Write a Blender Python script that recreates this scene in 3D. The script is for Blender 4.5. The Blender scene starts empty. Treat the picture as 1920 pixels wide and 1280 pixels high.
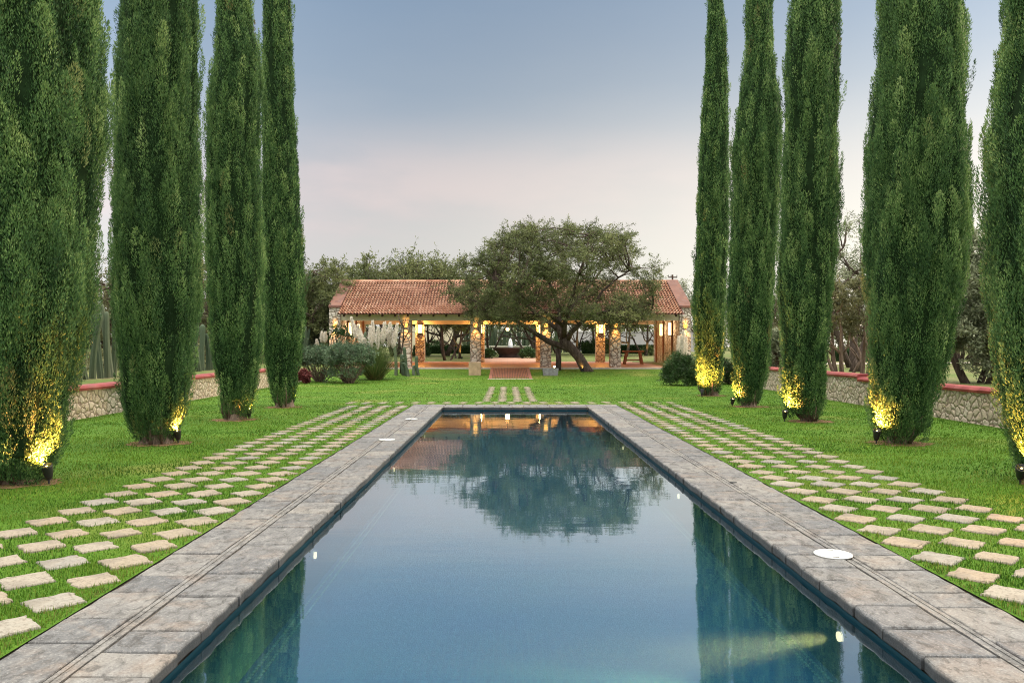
import bpy, bmesh, math, random
import numpy as np
from mathutils import Vector, Matrix

random.seed(7)
R = math.radians
sc = bpy.context.scene
col = sc.collection

# ------------------------------------------------------------------ camera
F, CX, CY, EYE = 1480.0, 951.7, 650.4, 1.6      # focal length in px of a 1920 px wide frame, vanishing point, eye height
cam_d = bpy.data.cameras.new("camera")
cam_d.sensor_fit = 'HORIZONTAL'
cam_d.sensor_width = 36.0
cam_d.lens = F / 1920 * 36
cam_d.shift_x = (960 - CX) / 1920
cam_d.shift_y = (CY - 640) / 1920
cam_d.clip_start, cam_d.clip_end = 0.1, 3000
cam = bpy.data.objects.new("camera", cam_d)
cam.location = (0, 0, EYE)
cam.rotation_euler = (R(90), 0, 0)
col.objects.link(cam)
sc.camera = cam

def W(x, y, Y):
    """a point at distance Y seen at photo pixel x, y"""
    return Vector(((x - CX) * Y / F, Y, EYE - (y - CY) * Y / F))

# ------------------------------------------------------------------ sky, sun, exposure
SUN_AZ, SUN_EL = R(62), R(9)                    # low on the right, veiled by the evening cloud
world = bpy.data.worlds.new("World")
sc.world = world
world.use_nodes = True
nt = world.node_tree
N, Lk = nt.nodes, nt.links
N.clear()

def wn(kind, **kw):
    n = N.new(kind)
    for k, v in kw.items():
        setattr(n, k, v)
    return n
def wmath(op, a, b=None, c=None, clamp=False):
    n = N.new('ShaderNodeMath'); n.operation = op; n.use_clamp = clamp
    for i, v in enumerate((a, b, c)):
        if v is None: continue
        if isinstance(v, (int, float)): n.inputs[i].default_value = v
        else: Lk.new(v, n.inputs[i])
    return n.outputs[0]
def wmap(v, a, b, c, d, interp='SMOOTHSTEP'):
    n = N.new('ShaderNodeMapRange'); n.interpolation_type = interp
    Lk.new(v, n.inputs[0])
    for i, x in enumerate((a, b, c, d)): n.inputs[i + 1].default_value = x
    return n.outputs[0]
def wmix(fac, a, b, blend='MIX'):
    n = N.new('ShaderNodeMix'); n.data_type = 'RGBA'; n.blend_type = blend
    for s, v in ((n.inputs['Factor'], fac), (n.inputs[6], a), (n.inputs[7], b)):
        if isinstance(v, (int, float)): s.default_value = v
        elif isinstance(v, tuple): s.default_value = (*v, 1)
        else: Lk.new(v, s)
    return n.outputs[2]

out = wn('ShaderNodeOutputWorld')
bg = wn('ShaderNodeBackground')
bg.inputs['Strength'].default_value = 0.1
Lk.new(bg.outputs[0], out.inputs[0])
sky = wn('ShaderNodeTexSky', sky_type='NISHITA')
sky.sun_disc = False
sky.sun_elevation = SUN_EL
sky.sun_rotation = SUN_AZ
sky.dust_density = 2.0
tc = wn('ShaderNodeTexCoord')
sep = wn('ShaderNodeSeparateXYZ')
Lk.new(tc.outputs['Generated'], sep.inputs[0])
dx, dy, dz = sep.outputs
ramp = wn('ShaderNodeValToRGB')
el = ramp.color_ramp.elements
stops = [(0.0, (.66, .645, .62)), (.12, (.63, .63, .625)), (.20, (.58, .57, .595)), (.25, (.45, .50, .57)),
         (.315, (.335, .42, .53)), (.41, (.26, .36, .50)), (.7, (.22, .32, .46))]
el[0].position, el[0].color = stops[0][0], (*stops[0][1], 1)
el[1].position, el[1].color = stops[-1][0], (*stops[-1][1], 1)
for p, c in stops[1:-1]:
    e = el.new(p); e.color = (*c, 1)
# thin veil of cloud bends the layers a little
mp = wn('ShaderNodeMapping'); mp.inputs['Scale'].default_value = (1.0, 1.0, 3.2)
Lk.new(tc.outputs['Generated'], mp.inputs[0])
nz = wn('ShaderNodeTexNoise'); nz.inputs['Scale'].default_value = 2.3; nz.inputs['Detail'].default_value = 5; nz.inputs['Roughness'].default_value = .55
Lk.new(mp.outputs[0], nz.inputs[0])
zz = wmath('ADD', dz, wmath('MULTIPLY', wmath('SUBTRACT', nz.outputs[0], .5), .10))
Lk.new(zz, ramp.inputs[0])
veil = ramp.outputs[0]
# warm pink cloud bank low in front
pink = wmath('MULTIPLY', wmath('MULTIPLY', wmap(nz.outputs[0], .42, .64, 0, .85), wmap(dx, .15, .42, 1, 0)), wmath('MULTIPLY', wmap(dz, .07, .17, 0, 1), wmap(dz, .19, .29, 1, 0)))
veil = wmix(pink, veil, (.75, .650, .645))
# lighter to either side
side = wmap(wmath('MULTIPLY', dx, dx), 0.0, .30, 1.0, 1.55, 'LINEAR')
cmb = wn('ShaderNodeCombineXYZ')
for i in range(3): Lk.new(side, cmb.inputs[i])
veil = wmix(1.0, veil, cmb.outputs[0], 'MULTIPLY')
# after-glow round the sunken sun
sd = (math.sin(R(38)), math.cos(R(38)))
dot = wmath('ADD', wmath('MULTIPLY', dx, sd[0]), wmath('MULTIPLY', dy, sd[1]))
glow = wmath('MULTIPLY', wmath('POWER', wmap(dot, .60, .97, 0, 1, 'LINEAR'), 1.4), wmap(dz, .0, .40, 1, .12))
veil = wmix(glow, veil, (1.18, 1.12, .98))
# unseen extra brightness added overhead and behind the photographer to light the ground
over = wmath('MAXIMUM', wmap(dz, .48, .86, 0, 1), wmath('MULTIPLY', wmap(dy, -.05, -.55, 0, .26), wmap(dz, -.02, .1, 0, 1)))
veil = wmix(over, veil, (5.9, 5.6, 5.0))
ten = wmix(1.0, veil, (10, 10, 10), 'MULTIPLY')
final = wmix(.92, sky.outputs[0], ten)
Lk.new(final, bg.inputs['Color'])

sun_d = bpy.data.lights.new("sun", 'SUN')
sun_d.energy = 3.0
sun_d.angle = R(14)
sun_d.color = (1, .80, .54)
sun = bpy.data.objects.new("sun", sun_d)
sdir = Vector((math.sin(SUN_AZ) * math.cos(SUN_EL), math.cos(SUN_AZ) * math.cos(SUN_EL), math.sin(SUN_EL)))
sun.rotation_euler = (-sdir).to_track_quat('-Z', 'Y').to_euler()
sun.location = (30, 40, 30)
col.objects.link(sun)

vs = sc.view_settings
vs.view_transform = 'Standard'
vs.look = 'None'
vs.exposure = 0.0
vs.gamma = 1.0
sc.cycles.use_denoising = True
sc.cycles.denoiser = 'OPENIMAGEDENOISE'
sc.cycles.denoising_input_passes = 'RGB_ALBEDO_NORMAL'
sc.cycles.denoising_prefilter = 'NONE'
sc.cycles.use_adaptive_sampling = False
sc.cycles.filter_width = 1.1
sc.cycles.max_bounces = 8
sc.cycles.diffuse_bounces = 3
sc.cycles.transmission_bounces = 4
sc.cycles.sample_clamp_indirect = 6.0

# ------------------------------------------------------------------ material helpers
class Mat:
    def __init__(s, name):
        s.m = bpy.data.materials.new(name); s.m.use_nodes = True
        s.n = s.m.node_tree.nodes; s.l = s.m.node_tree.links
        s.n.clear()
        s.out = s.n.new('ShaderNodeOutputMaterial')
        s.b = s.n.new('ShaderNodeBsdfPrincipled')
        s.l.new(s.b.outputs[0], s.out.inputs[0])
        s._tc = None
    def node(s, k, **kw):
        n = s.n.new(k)
        for a, v in kw.items(): setattr(n, a, v)
        return n
    def set(s, inp, v):
        if isinstance(v, (int, float)): inp.default_value = v
        elif isinstance(v, tuple): inp.default_value = (*v, 1) if len(v) == 3 and inp.type == 'RGBA' else v
        else: s.l.new(v, inp)
    @property
    def obj(s):
        if s._tc is None: s._tc = s.n.new('ShaderNodeTexCoord')
        return s._tc.outputs['Object']
    def mapping(s, scale=(1, 1, 1), vec=None, rot=(0, 0, 0)):
        m = s.node('ShaderNodeMapping'); m.inputs['Scale'].default_value = scale; m.inputs['Rotation'].default_value = rot
        s.l.new(vec or s.obj, m.inputs[0]); return m.outputs[0]
    def noise(s, scale, detail=4, rough=.55, vec=None, dist=0.0):
        n = s.node('ShaderNodeTexNoise'); n.inputs['Scale'].default_value = scale; n.inputs['Detail'].default_value = detail
        n.inputs['Roughness'].default_value = rough; n.inputs['Distortion'].default_value = dist
        s.l.new(vec or s.obj, n.inputs['Vector']); return n
    def ramp(s, fac, stops, interp='LINEAR'):
        r = s.node('ShaderNodeValToRGB'); r.color_ramp.interpolation = interp
        e = r.color_ramp.elements
        def c4(c): return (*c, 1) if isinstance(c, tuple) else (c, c, c, 1)
        e[0].position, e[0].color = stops[0][0], c4(stops[0][1])
        e[1].position, e[1].color = stops[-1][0], c4(stops[-1][1])
        for p, c in stops[1:-1]:
            k = e.new(p); k.color = c4(c)
        s.l.new(fac, r.inputs[0]); return r.outputs[0]
    def mix(s, fac, a, b, blend='MIX'):
        n = s.node('ShaderNodeMix', data_type='RGBA', blend_type=blend)
        s.set(n.inputs['Factor'], fac); s.set(n.inputs[6], a); s.set(n.inputs[7], b)
        return n.outputs[2]
    def math(s, op, a, b=None, clamp=False):
        n = s.node('ShaderNodeMath', operation=op, use_clamp=clamp)
        s.set(n.inputs[0], a)
        if b is not None: s.set(n.inputs[1], b)
        return n.outputs[0]
    def maprange(s, v, a, b, c, d):
        n = s.node('ShaderNodeMapRange'); s.set(n.inputs[0], v)
        for i, x in enumerate((a, b, c, d)): n.inputs[i + 1].default_value = x
        return n.outputs[0]
    def attr(s, name):
        n = s.node('ShaderNodeAttribute', attribute_name=name); return n.outputs['Fac']
    def rnd(s):
        return s.node('ShaderNodeObjectInfo').outputs['Random']
    def bump(s, h, strength=.5, dist=.02, prev=None):
        b = s.node('ShaderNodeBump'); b.inputs['Strength'].default_value = strength; b.inputs['Distance'].default_value = dist
        s.l.new(h, b.inputs['Height'])
        if prev is not None: s.l.new(prev, b.inputs['Normal'])
        return b.outputs[0]
    def done(s, color=None, rough=.8, normal=None, spec=.3, metal=0.0):
        if color is not None: s.set(s.b.inputs['Base Color'], color)
        s.set(s.b.inputs['Roughness'], rough); s.b.inputs['Specular IOR Level'].default_value = spec
        s.b.inputs['Metallic'].default_value = metal
        if normal is not None: s.l.new(normal, s.b.inputs['Normal'])
        return s.m

def simple(name, c, rough=.7, var=.25, scale=6, spec=.3, metal=0.0, bump=.2):
    m = Mat(name); n = m.noise(scale, 5)
    c2 = tuple(v * (1 - var) for v in c); c3 = tuple(min(1, v * (1 + var)) for v in c)
    return m.done(m.ramp(n.outputs[0], [(.3, c2), (.7, c3)]), rough, m.bump(n.outputs[0], bump, .01), spec, metal)

def leaf_mat(name, stops, trans=.25, noise_scale=1.2, noise_amt=.35, dead=(.13, .065, .02)):
    """foliage: colour by each leaf's own tint, drifting slowly over the plant; brown where tint > 1"""
    m = Mat(name)
    t = m.attr('tint')
    n = m.noise(noise_scale, 2)
    tt = m.math('ADD', t, m.math('MULTIPLY', m.math('SUBTRACT', n.outputs[0], .5), noise_amt))
    c = m.ramp(tt, stops)
    c = m.mix(m.maprange(t, 1.2, 1.6, 0, 1), c, dead)
    m.set(m.b.inputs['Base Color'], c)
    m.b.inputs['Roughness'].default_value = .55
    m.b.inputs['Specular IOR Level'].default_value = .25
    tr = m.node('ShaderNodeBsdfTranslucent'); m.l.new(c, tr.inputs[0])
    mx = m.node('ShaderNodeMixShader'); mx.inputs[0].default_value = trans
    m.l.new(m.b.outputs[0], mx.inputs[1]); m.l.new(tr.outputs[0], mx.inputs[2]); m.l.new(mx.outputs[0], m.out.inputs[0])
    return m.m

def emit_mat(name, c, strength):
    m = Mat(name); e = m.node('ShaderNodeEmission'); e.inputs[0].default_value = (*c, 1); e.inputs[1].default_value = strength
    m.l.new(e.outputs[0], m.out.inputs[0]); return m.m

def rubble(name, scale, stones, mortar, edge=.045, bump=.9, warp=.25):
    m = Mat(name)
    w = m.noise(scale * 1.1, 2)
    v0 = m.node('ShaderNodeVectorMath', operation='SCALE'); m.l.new(w.outputs['Color'], v0.inputs[0]); v0.inputs['Scale'].default_value = warp / scale * 2
    v1 = m.node('ShaderNodeVectorMath', operation='ADD'); m.l.new(m.obj, v1.inputs[0]); m.l.new(v0.outputs[0], v1.inputs[1])
    d = m.node('ShaderNodeTexVoronoi', feature='DISTANCE_TO_EDGE'); d.inputs['Scale'].default_value = scale
    f = m.node('ShaderNodeTexVoronoi', feature='F1'); f.inputs['Scale'].default_value = scale
    m.l.new(v1.outputs[0], d.inputs['Vector']); m.l.new(v1.outputs[0], f.inputs['Vector'])
    sc_ = m.node('ShaderNodeSeparateColor'); m.l.new(f.outputs['Color'], sc_.inputs[0])
    fine = m.noise(scale * 6, 5, .65)
    c = m.ramp(sc_.outputs[0], stones)
    c = m.mix(m.maprange(fine.outputs[0], .3, .75, 0, .45), c, tuple(v * .45 for v in stones[0][1]))
    e = m.maprange(d.outputs['Distance'], edge * .5, edge * 1.7, 0, 1)
    c = m.mix(e, mortar, c)
    h = m.math('ADD', m.math('MULTIPLY', m.maprange(d.outputs['Distance'], 0, .22, 0, 1), 1.0), m.math('MULTIPLY', fine.outputs[0], .35))
    return m.done(c, .9, m.bump(h, bump, .05), .2)

# ------------------------------------------------------------------ object helpers
def link(o, parent=None):
    col.objects.link(o)
    if parent is not None: o.parent = parent
    return o
def tag(o, label=None, cat=None, group=None, kind=None):
    if label: o['label'] = label
    if cat: o['category'] = cat
    if group: o['group'] = group
    if kind: o['kind'] = kind
    return o
def thing(name, label, cat, loc=(0, 0, 0), rz=0, group=None):
    o = bpy.data.objects.new(name, None); o.empty_display_size = .2
    o.location = loc; o.rotation_euler = (0, 0, rz)
    link(o); return tag(o, label, cat, group)
def np_mesh(name, verts, faces, mats, tint=None, smooth=False, mat_idx=None):
    verts = np.asarray(verts, dtype=np.float32).reshape(-1, 3)
    faces = np.asarray(faces, dtype=np.int32)
    me = bpy.data.meshes.new(name)
    k = faces.shape[1]
    me.vertices.add(len(verts)); me.vertices.foreach_set('co', verts.ravel())
    me.loops.add(faces.size); me.loops.foreach_set('vertex_index', faces.ravel())
    me.polygons.add(len(faces)); me.polygons.foreach_set('loop_start', np.arange(0, faces.size, k, dtype=np.int32))
    me.polygons.foreach_set('use_smooth', np.full(len(faces), smooth, dtype=bool))
    for m in (mats if isinstance(mats, list) else [mats]): me.materials.append(m)
    if mat_idx is not None: me.polygons.foreach_set('material_index', np.asarray(mat_idx, dtype=np.int32))
    if tint is not None:
        a = me.attributes.new('tint', 'FLOAT', 'POINT'); a.data.foreach_set('value', np.asarray(tint, dtype=np.float32))
    me.update(calc_edges=True); me.validate()
    return me
def np_obj(name, verts, faces, mats, parent=None, tint=None, smooth=False, mat_idx=None):
    return link(bpy.data.objects.new(name, np_mesh(name, verts, faces, mats, tint, smooth, mat_idx)), parent)

class MB:
    """collects boxes, prisms, tubes and lathes; build() links them as ONE mesh object"""
    def __init__(s): s.v, s.f, s.t = [], [], []
    def add(s, vs, fs, tint=0.5):
        o = len(s.v); s.v += [tuple(p) for p in vs]; s.f += [tuple(i + o for i in f) for f in fs]; s.t += [tint] * len(vs); return s
    def box(s, x0, x1, y0, y1, z0, z1, tint=.5):
        return s.add([(x0, y0, z0), (x1, y0, z0), (x1, y1, z0), (x0, y1, z0), (x0, y0, z1), (x1, y0, z1), (x1, y1, z1), (x0, y1, z1)],
                     [(0, 3, 2, 1), (4, 5, 6, 7), (0, 1, 5, 4), (1, 2, 6, 5), (2, 3, 7, 6), (3, 0, 4, 7)], tint)
    def prism(s, poly, axis, a, b, tint=.5):
        """poly (p,q) extruded along axis from a to b"""
        n = len(poly)
        def P(p, q, t): return {'x': (t, p, q), 'y': (p, t, q), 'z': (p, q, t)}[axis]
        vs = [P(p, q, a) for p, q in poly] + [P(p, q, b) for p, q in poly]
        fs = [tuple(range(n)), tuple(range(2 * n - 1, n - 1, -1))] + [(i, i + n, (i + 1) % n + n, (i + 1) % n) for i in range(n)]
        return s.add(vs, fs, tint)
    def tube(s, pts, rad, seg=8, tint=.5, cap=True):
        pts = [Vector(p) for p in pts]
        rad = rad if isinstance(rad, (list, tuple)) else [rad] * len(pts)
        vs, fs = [], []
        u = None
        for i, p in enumerate(pts):
            d = (pts[min(i + 1, len(pts) - 1)] - pts[max(i - 1, 0)]).normalized()
            if u is None: u = d.orthogonal().normalized()
            u = (u - d * u.dot(d)).normalized(); w = d.cross(u)
            for k in range(seg):
                a = 2 * math.pi * k / seg
                vs.append(p + (u * math.cos(a) + w * math.sin(a)) * rad[i])
        for i in range(len(pts) - 1):
            for k in range(seg):
                k2 = (k + 1) % seg
                fs.append((i * seg + k, i * seg + k2, (i + 1) * seg + k2, (i + 1) * seg + k))
        if cap:
            fs.append(tuple(range(seg - 1, -1, -1))); b = (len(pts) - 1) * seg; fs.append(tuple(b + k for k in range(seg)))
        return s.add(vs, fs, tint)
    def lathe(s, prof, c=(0, 0, 0), seg=20, tint=.5):
        vs, fs = [], []
        for r, z in prof:
            for k in range(seg):
                a = 2 * math.pi * k / seg; vs.append((c[0] + r * math.cos(a), c[1] + r * math.sin(a), c[2] + z))
        for i in range(len(prof) - 1):
            for k in range(seg):
                k2 = (k + 1) % seg; fs.append((i * seg + k, i * seg + k2, (i + 1) * seg + k2, (i + 1) * seg + k))
        fs.append(tuple(range(seg - 1, -1, -1))); b = (len(prof) - 1) * seg; fs.append(tuple(b + k for k in range(seg)))
        return s.add(vs, fs, tint)
    def build(s, name, mat, parent=None, smooth=False, bevel=0.0):
        me = bpy.data.meshes.new(name); me.from_pydata(s.v, [], s.f)
        a = me.attributes.new('tint', 'FLOAT', 'POINT'); a.data.foreach_set('value', np.asarray(s.t, dtype=np.float32))
        me.materials.append(mat)
        if smooth: me.polygons.foreach_set('use_smooth', np.ones(len(me.polygons), dtype=bool))
        if bevel:
            bm = bmesh.new(); bm.from_mesh(me)
            bmesh.ops.bevel(bm, geom=bm.edges[:], offset=bevel, segments=2, affect='EDGES', profile=.6)
            bm.to_mesh(me); bm.free()
        me.update()
        return link(bpy.data.objects.new(name, me), parent)

def copy_tree(o, parent=None):
    c = o.copy(); col.objects.link(c); c.parent = parent
    for ch in list(o.children): copy_tree(ch, c)
    return c

def unit(a): return a / np.maximum(np.linalg.norm(a, axis=1, keepdims=True), 1e-9)
def blades(P, D, L, Wd, rng, tint, side=None):
    """rhombic leaf at each P along D"""
    n = len(P)
    S = rng.normal(size=(n, 3)) if side is None else side
    S = unit(S - D * np.sum(S * D, 1, keepdims=True))
    L = L[:, None]; Wd = Wd[:, None]
    V = np.stack([P, P + D * L * .45 + S * Wd * .5, P + D * L, P + D * L * .45 - S * Wd * .5], 1).reshape(-1, 3)
    Fc = np.arange(4 * n, dtype=np.int32).reshape(n, 4)
    return V, Fc, np.repeat(tint, 4)
def join(parts):
    V, Fc, T, o = [], [], [], 0
    for v, f, t in parts:
        V.append(v); Fc.append(f + o); T.append(t); o += len(v)
    return np.concatenate(V), np.concatenate(Fc), np.concatenate(T)

# ------------------------------------------------------------------ terrain
def lerp_tab(tab, t):
    return np.interp(t, [a for a, _ in tab], [b for _, b in tab])
RISE = [(-50, 0), (36.5, 0), (38, .02), (44, .32), (45.2, .355), (54.4, .57), (63, .75), (76, .95), (140, 1.2), (900, 1.4)]
TERR = .66
WALL_L, WALL_R = -9.5, 9.75
def ground_z(X, Y):
    X = np.asarray(X, dtype=float); Y = np.asarray(Y, dtype=float)
    zi = lerp_tab(RISE, Y)
    k = np.clip((Y - 36) / 6, 0, 1)
    t = np.clip((np.abs(X - .12) - (9.7 - .8 * k)) / (.15 + 2.4 * k), 0, 1); t = t * t * (3 - 2 * t)
    return zi + (np.maximum(zi, TERR) - zi) * t
def gz(x, y): return float(ground_z(x, y))

PX0, PX1, PY0, PY1 = -1.725, 2.136, 1.6, 21.05      # pool opening
CX0, CX1, CY0, CY1 = -2.613, 3.022, .7, 22.0        # outer edge of the coping
WATER_Z = -.10

# ------------------------------------------------------------------ setting: lawn, terrace ground, path
def lawn_material(name, dark, mid, light, dry, dry_amt):
    m = Mat(name)
    big = m.noise(.35, 3, .5)
    strip = m.noise(1.0, 3, .6, m.mapping((.06, 1.1, 1)))
    fine = m.noise(28, 5, .75)
    f = m.math('ADD', m.math('MULTIPLY', fine.outputs[0], .75), m.math('MULTIPLY', strip.outputs[0], .35))
    c = m.ramp(f, [(.36, dark), (.55, mid), (.74, light)])
    d = m.maprange(m.math('ADD', big.outputs[0], m.math('MULTIPLY', fine.outputs[0], .18)), .62 - dry_amt, .78, 0, .75)
    c = m.mix(d, c, dry)
    return m.done(c, .85, m.bump(fine.outputs[0], .7, .03), .15)
M_LAWN = lawn_material("lawn_turf", (.034, .088, .008), (.062, .138, .010), (.10, .185, .016), (.16, .18, .036), -.04)
M_GROUND = lawn_material("dry_ground", (.05, .085, .02), (.09, .125, .03), (.14, .15, .05), (.20, .16, .09), .12)

def grid_faces(xs, ys, skip=None):
    X, Y = np.meshgrid(xs, ys)
    V = np.stack([X, Y, ground_z(X, Y)], -1).reshape(-1, 3)
    n = len(xs); Fc = []
    for j in range(len(ys) - 1):
        for i in range(n - 1):
            mx, my = (xs[i] + xs[i + 1]) / 2, (ys[j] + ys[j + 1]) / 2
            if skip and skip(mx, my): continue
            Fc.append((j * n + i, j * n + i + 1, (j + 1) * n + i + 1, (j + 1) * n + i))
    return V, np.array(Fc, dtype=np.int32)
in_pool = lambda x, y: CX0 < x < CX1 and CY0 < y < CY1
xs = np.unique(np.concatenate([np.linspace(-9.55, 9.8, 20), [CX0, CX1]]))
ys = np.unique(np.concatenate([np.linspace(-8, 36, 45), np.linspace(36, 45.3, 20), [CY0, CY1]]))
V, Fc = grid_faces(xs, ys, in_pool)
lawn = tag(np_obj("lawn", V, Fc, M_LAWN, smooth=True), kind='structure')
xs = np.concatenate([[-700, -300, -120, -60, -40, -30, -24], np.linspace(-20, -9.7, 12), [-9.55], np.linspace(-8, 8, 12), [9.8], np.linspace(9.95, 20, 12), [24, 30, 40, 60, 120, 300, 700]])
ys = np.concatenate([np.linspace(-8, 36, 10), np.linspace(38, 45.3, 6), np.linspace(47, 90, 20), [110, 140, 200, 320, 600, 1400]])
V, Fc = grid_faces(xs, ys, lambda x, y: -9.55 < x < 9.8 and y < 45.3)
tag(np_obj("ground", V, Fc, M_GROUND, smooth=True), kind='structure')
# gravel drive on the right terrace
def ribbon(name, pts, w, mat, lift):
    V, Fc = [], []
    for i, (x, y) in enumerate(pts):
        a = Vector(pts[min(i + 1, len(pts) - 1)]) - Vector(pts[max(i - 1, 0)]); nrm = Vector((-a.y, a.x)).normalized() * w / 2
        for s_ in (-1, 1):
            px_, py_ = x + nrm.x * s_, y + nrm.y * s_
            V.append((px_, py_, gz(px_, py_) + lift))
    Fc = [(2 * i, 2 * i + 2, 2 * i + 3, 2 * i + 1) for i in range(len(pts) - 1)]
    return tag(np_obj(name, V, Fc, mat), kind='structure')
M_GRAVEL = simple("gravel", (.33, .29, .25), .95, .35, 14, .1)
ribbon("path", [(12.5 + i * 1.6, 43 + .35 * i + .5 * math.sin(i)) for i in range(24)], 4.2, M_GRAVEL, .02)

# ------------------------------------------------------------------ swimming pool
def slab(mb, poly, z0, z1, inset, tint, tilt=(0, 0)):
    """irregular stone slab: outline at z0 and just under z1, smaller outline on top"""
    n = len(poly); c = Vector((sum(p[0] for p in poly) / n, sum(p[1] for p in poly) / n))
    vs = []
    for z, k in ((z0, 0), (z1 - inset * .9, 0), (z1 - inset * .25, .35), (z1, 1.0)):
        for p in poly:
            d = c - Vector(p); L = max(d.length, 1e-6); q = Vector(p) + d / L * inset * k * 1.2
            vs.append((q.x, q.y, z + (tilt[0] * (q.x - c.x) + tilt[1] * (q.y - c.y)) * (z > z0)))
    fs = [(k * n + i, k * n + (i + 1) % n, (k + 1) * n + (i + 1) % n, (k + 1) * n + i) for k in range(3) for i in range(n)]
    fs.append(tuple(3 * n + i for i in range(n)))
    mb.add(vs, fs, tint)
def rough_rect(x0, x1, y0, y1, rng, step=.11, j=.006, sides=(1, 1, 1, 1), jj=.009):
    """rectangle outline with wandering edges; sides = roughness of bottom, right, top, left"""
    pts = []
    for (ax, ay, bx, by), sd_ in zip(((x0, y0, x1, y0), (x1, y0, x1, y1), (x1, y1, x0, y1), (x0, y1, x0, y0)), sides):
        k = max(2, int(math.hypot(bx - ax, by - ay) / step)); am = j if sd_ == 1 else jj
        for i in range(k):
            t = i / k; nx, ny = (by - ay), -(bx - ax); L = math.hypot(nx, ny); o = rng.uniform(-am, am) - am * .4 * (sd_ != 1)
            pts.append((ax + (bx - ax) * t + nx / L * o, ay + (by - ay) * t + ny / L * o))
    return pts

M_COPING = Mat("coping_stone")
m = M_COPING
t = m.attr('tint'); n1 = m.noise(3.2, 6, .62, dist=.6); n2 = m.noise(13, 7, .66, m.mapping((1, .6, 1)), .8); n3 = m.noise(1.1, 3)
crk = m.node('ShaderNodeTexVoronoi', feature='DISTANCE_TO_EDGE'); crk.inputs['Scale'].default_value = 2.3
wv = m.node('ShaderNodeVectorMath', operation='ADD'); m.l.new(m.obj, wv.inputs[0])
wv2 = m.node('ShaderNodeVectorMath', operation='SCALE'); wv2.inputs['Scale'].default_value = .5; m.l.new(n1.outputs['Color'], wv2.inputs[0]); m.l.new(wv2.outputs[0], wv.inputs[1])
m.l.new(wv.outputs[0], crk.inputs['Vector'])
c = m.ramp(t, [(0, (.100, .101, .105)), (.35, (.135, .133, .133)), (.7, (.165, .158, .150)), (1, (.20, .188, .172))])
c = m.mix(m.maprange(n1.outputs[0], .50, .66, 0, .55), c, (.20, .150, .115))
c = m.mix(m.maprange(n3.outputs[0], .45, .65, 0, .5), c, (.115, .120, .132))
c = m.mix(m.maprange(n2.outputs[0], .54, .72, 0, .6), c, (.29, .28, .265))
c = m.mix(m.maprange(n2.outputs[0], .50, .36, 0, .75), c, (.045, .042, .040))
c = m.mix(m.math('MULTIPLY', m.maprange(crk.outputs['Distance'], 0, .012, .8, 0), m.maprange(n3.outputs[0], .5, .56, 0, 1)), c, (.04, .037, .035))
n4 = m.noise(70, 3, .7); c = m.mix(m.maprange(n4.outputs[0], .46, .34, 0, .5), c, (.055, .052, .05)); c = m.mix(m.maprange(n4.outputs[0], .56, .68, 0, .45), c, (.34, .33, .31))
n2 = m.node('ShaderNodeMix'); n2.data_type = 'FLOAT'; n2.inputs[0].default_value = .45; m.l.new(m.noise(13, 7, .66, m.mapping((1, .6, 1)), .8).outputs[0], n2.inputs[2]); m.l.new(n4.outputs[0], n2.inputs[3])
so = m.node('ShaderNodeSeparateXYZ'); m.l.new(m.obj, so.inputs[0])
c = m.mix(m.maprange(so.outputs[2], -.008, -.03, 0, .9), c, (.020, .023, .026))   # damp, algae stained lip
h = m.math('ADD', m.math('MULTIPLY', n1.outputs[0], .8), m.math('MULTIPLY', n2.outputs[0], .7))
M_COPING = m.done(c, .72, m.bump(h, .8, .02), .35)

rng = np.random.default_rng(5)
pool = thing("swimming_pool", "long rectangular pool with dark teal mosaic and grey stone coping", "swimming pool", (.2, 11.3, 0))
def in_pool_frame(o): o.location = (-.2, -11.3, 0); return o
mb = MB()
def run(lo, hi, a=.30, b=.62):
    cuts = [lo]
    while cuts[-1] < hi - b: cuts.append(cuts[-1] + rng.uniform(a, b))
    cuts.append(hi); return cuts
G = .009
for sx, xin, xout in ((-1, PX0, CX0), (1, PX1, CX1)):
    for (u0, u1, rough_in) in ((0, .42, True), (.50, abs(xout - xin), False)):
        cuts = run(CY0, CY1)
        for y0, y1 in zip(cuts[:-1], cuts[1:]):
            a, b = sorted((xin + sx * u0, xin + sx * u1))
            rough_side = [1, 1, 1, 1]
            if rough_in: rough_side[1 if sx < 0 else 3] = 2
            else: rough_side[3 if sx < 0 else 1] = 2
            poly = rough_rect(a + G, b - G, y0 + G, y1 - G, rng, sides=rough_side)
            slab(mb, poly, -.072 if rough_in else -.06, rng.uniform(-.004, .004), .016 if rough_in else .009, rng.random(), (rng.normal() * .006, rng.normal() * .006))
    # narrow drain strip between the two courses
    for u0, u1 in ((.421, .447), (.4475, .4715), (.472, .499)):
        a, b = sorted((xin + sx * u0, xin + sx * u1)); mb.box(a, b, CY0, CY1, -.06, -.004 if u0 != .4475 else -.009, .8)
for (v0, v1, ylo, yhi) in ((0, 0, PY1, PY1 + .42), (0, 0, PY1 + .50, CY1), (0, 0, CY0, PY0)):
    cuts = run(PX0, PX1)
    for x0, x1 in zip(cuts[:-1], cuts[1:]):
        slab(mb, rough_rect(x0 + G, x1 - G, ylo + G, yhi - G, rng, sides=(2, 1, 1, 1) if ylo == PY1 else (1, 1, 1, 1)), -.08, rng.uniform(-.003, .003), .014, rng.random())
mb.box(PX0, PX1, PY1 + .425, PY1 + .495, -.06, -.006, .62)
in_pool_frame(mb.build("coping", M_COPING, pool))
mb = MB()   # mortar bed under the slabs
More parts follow.
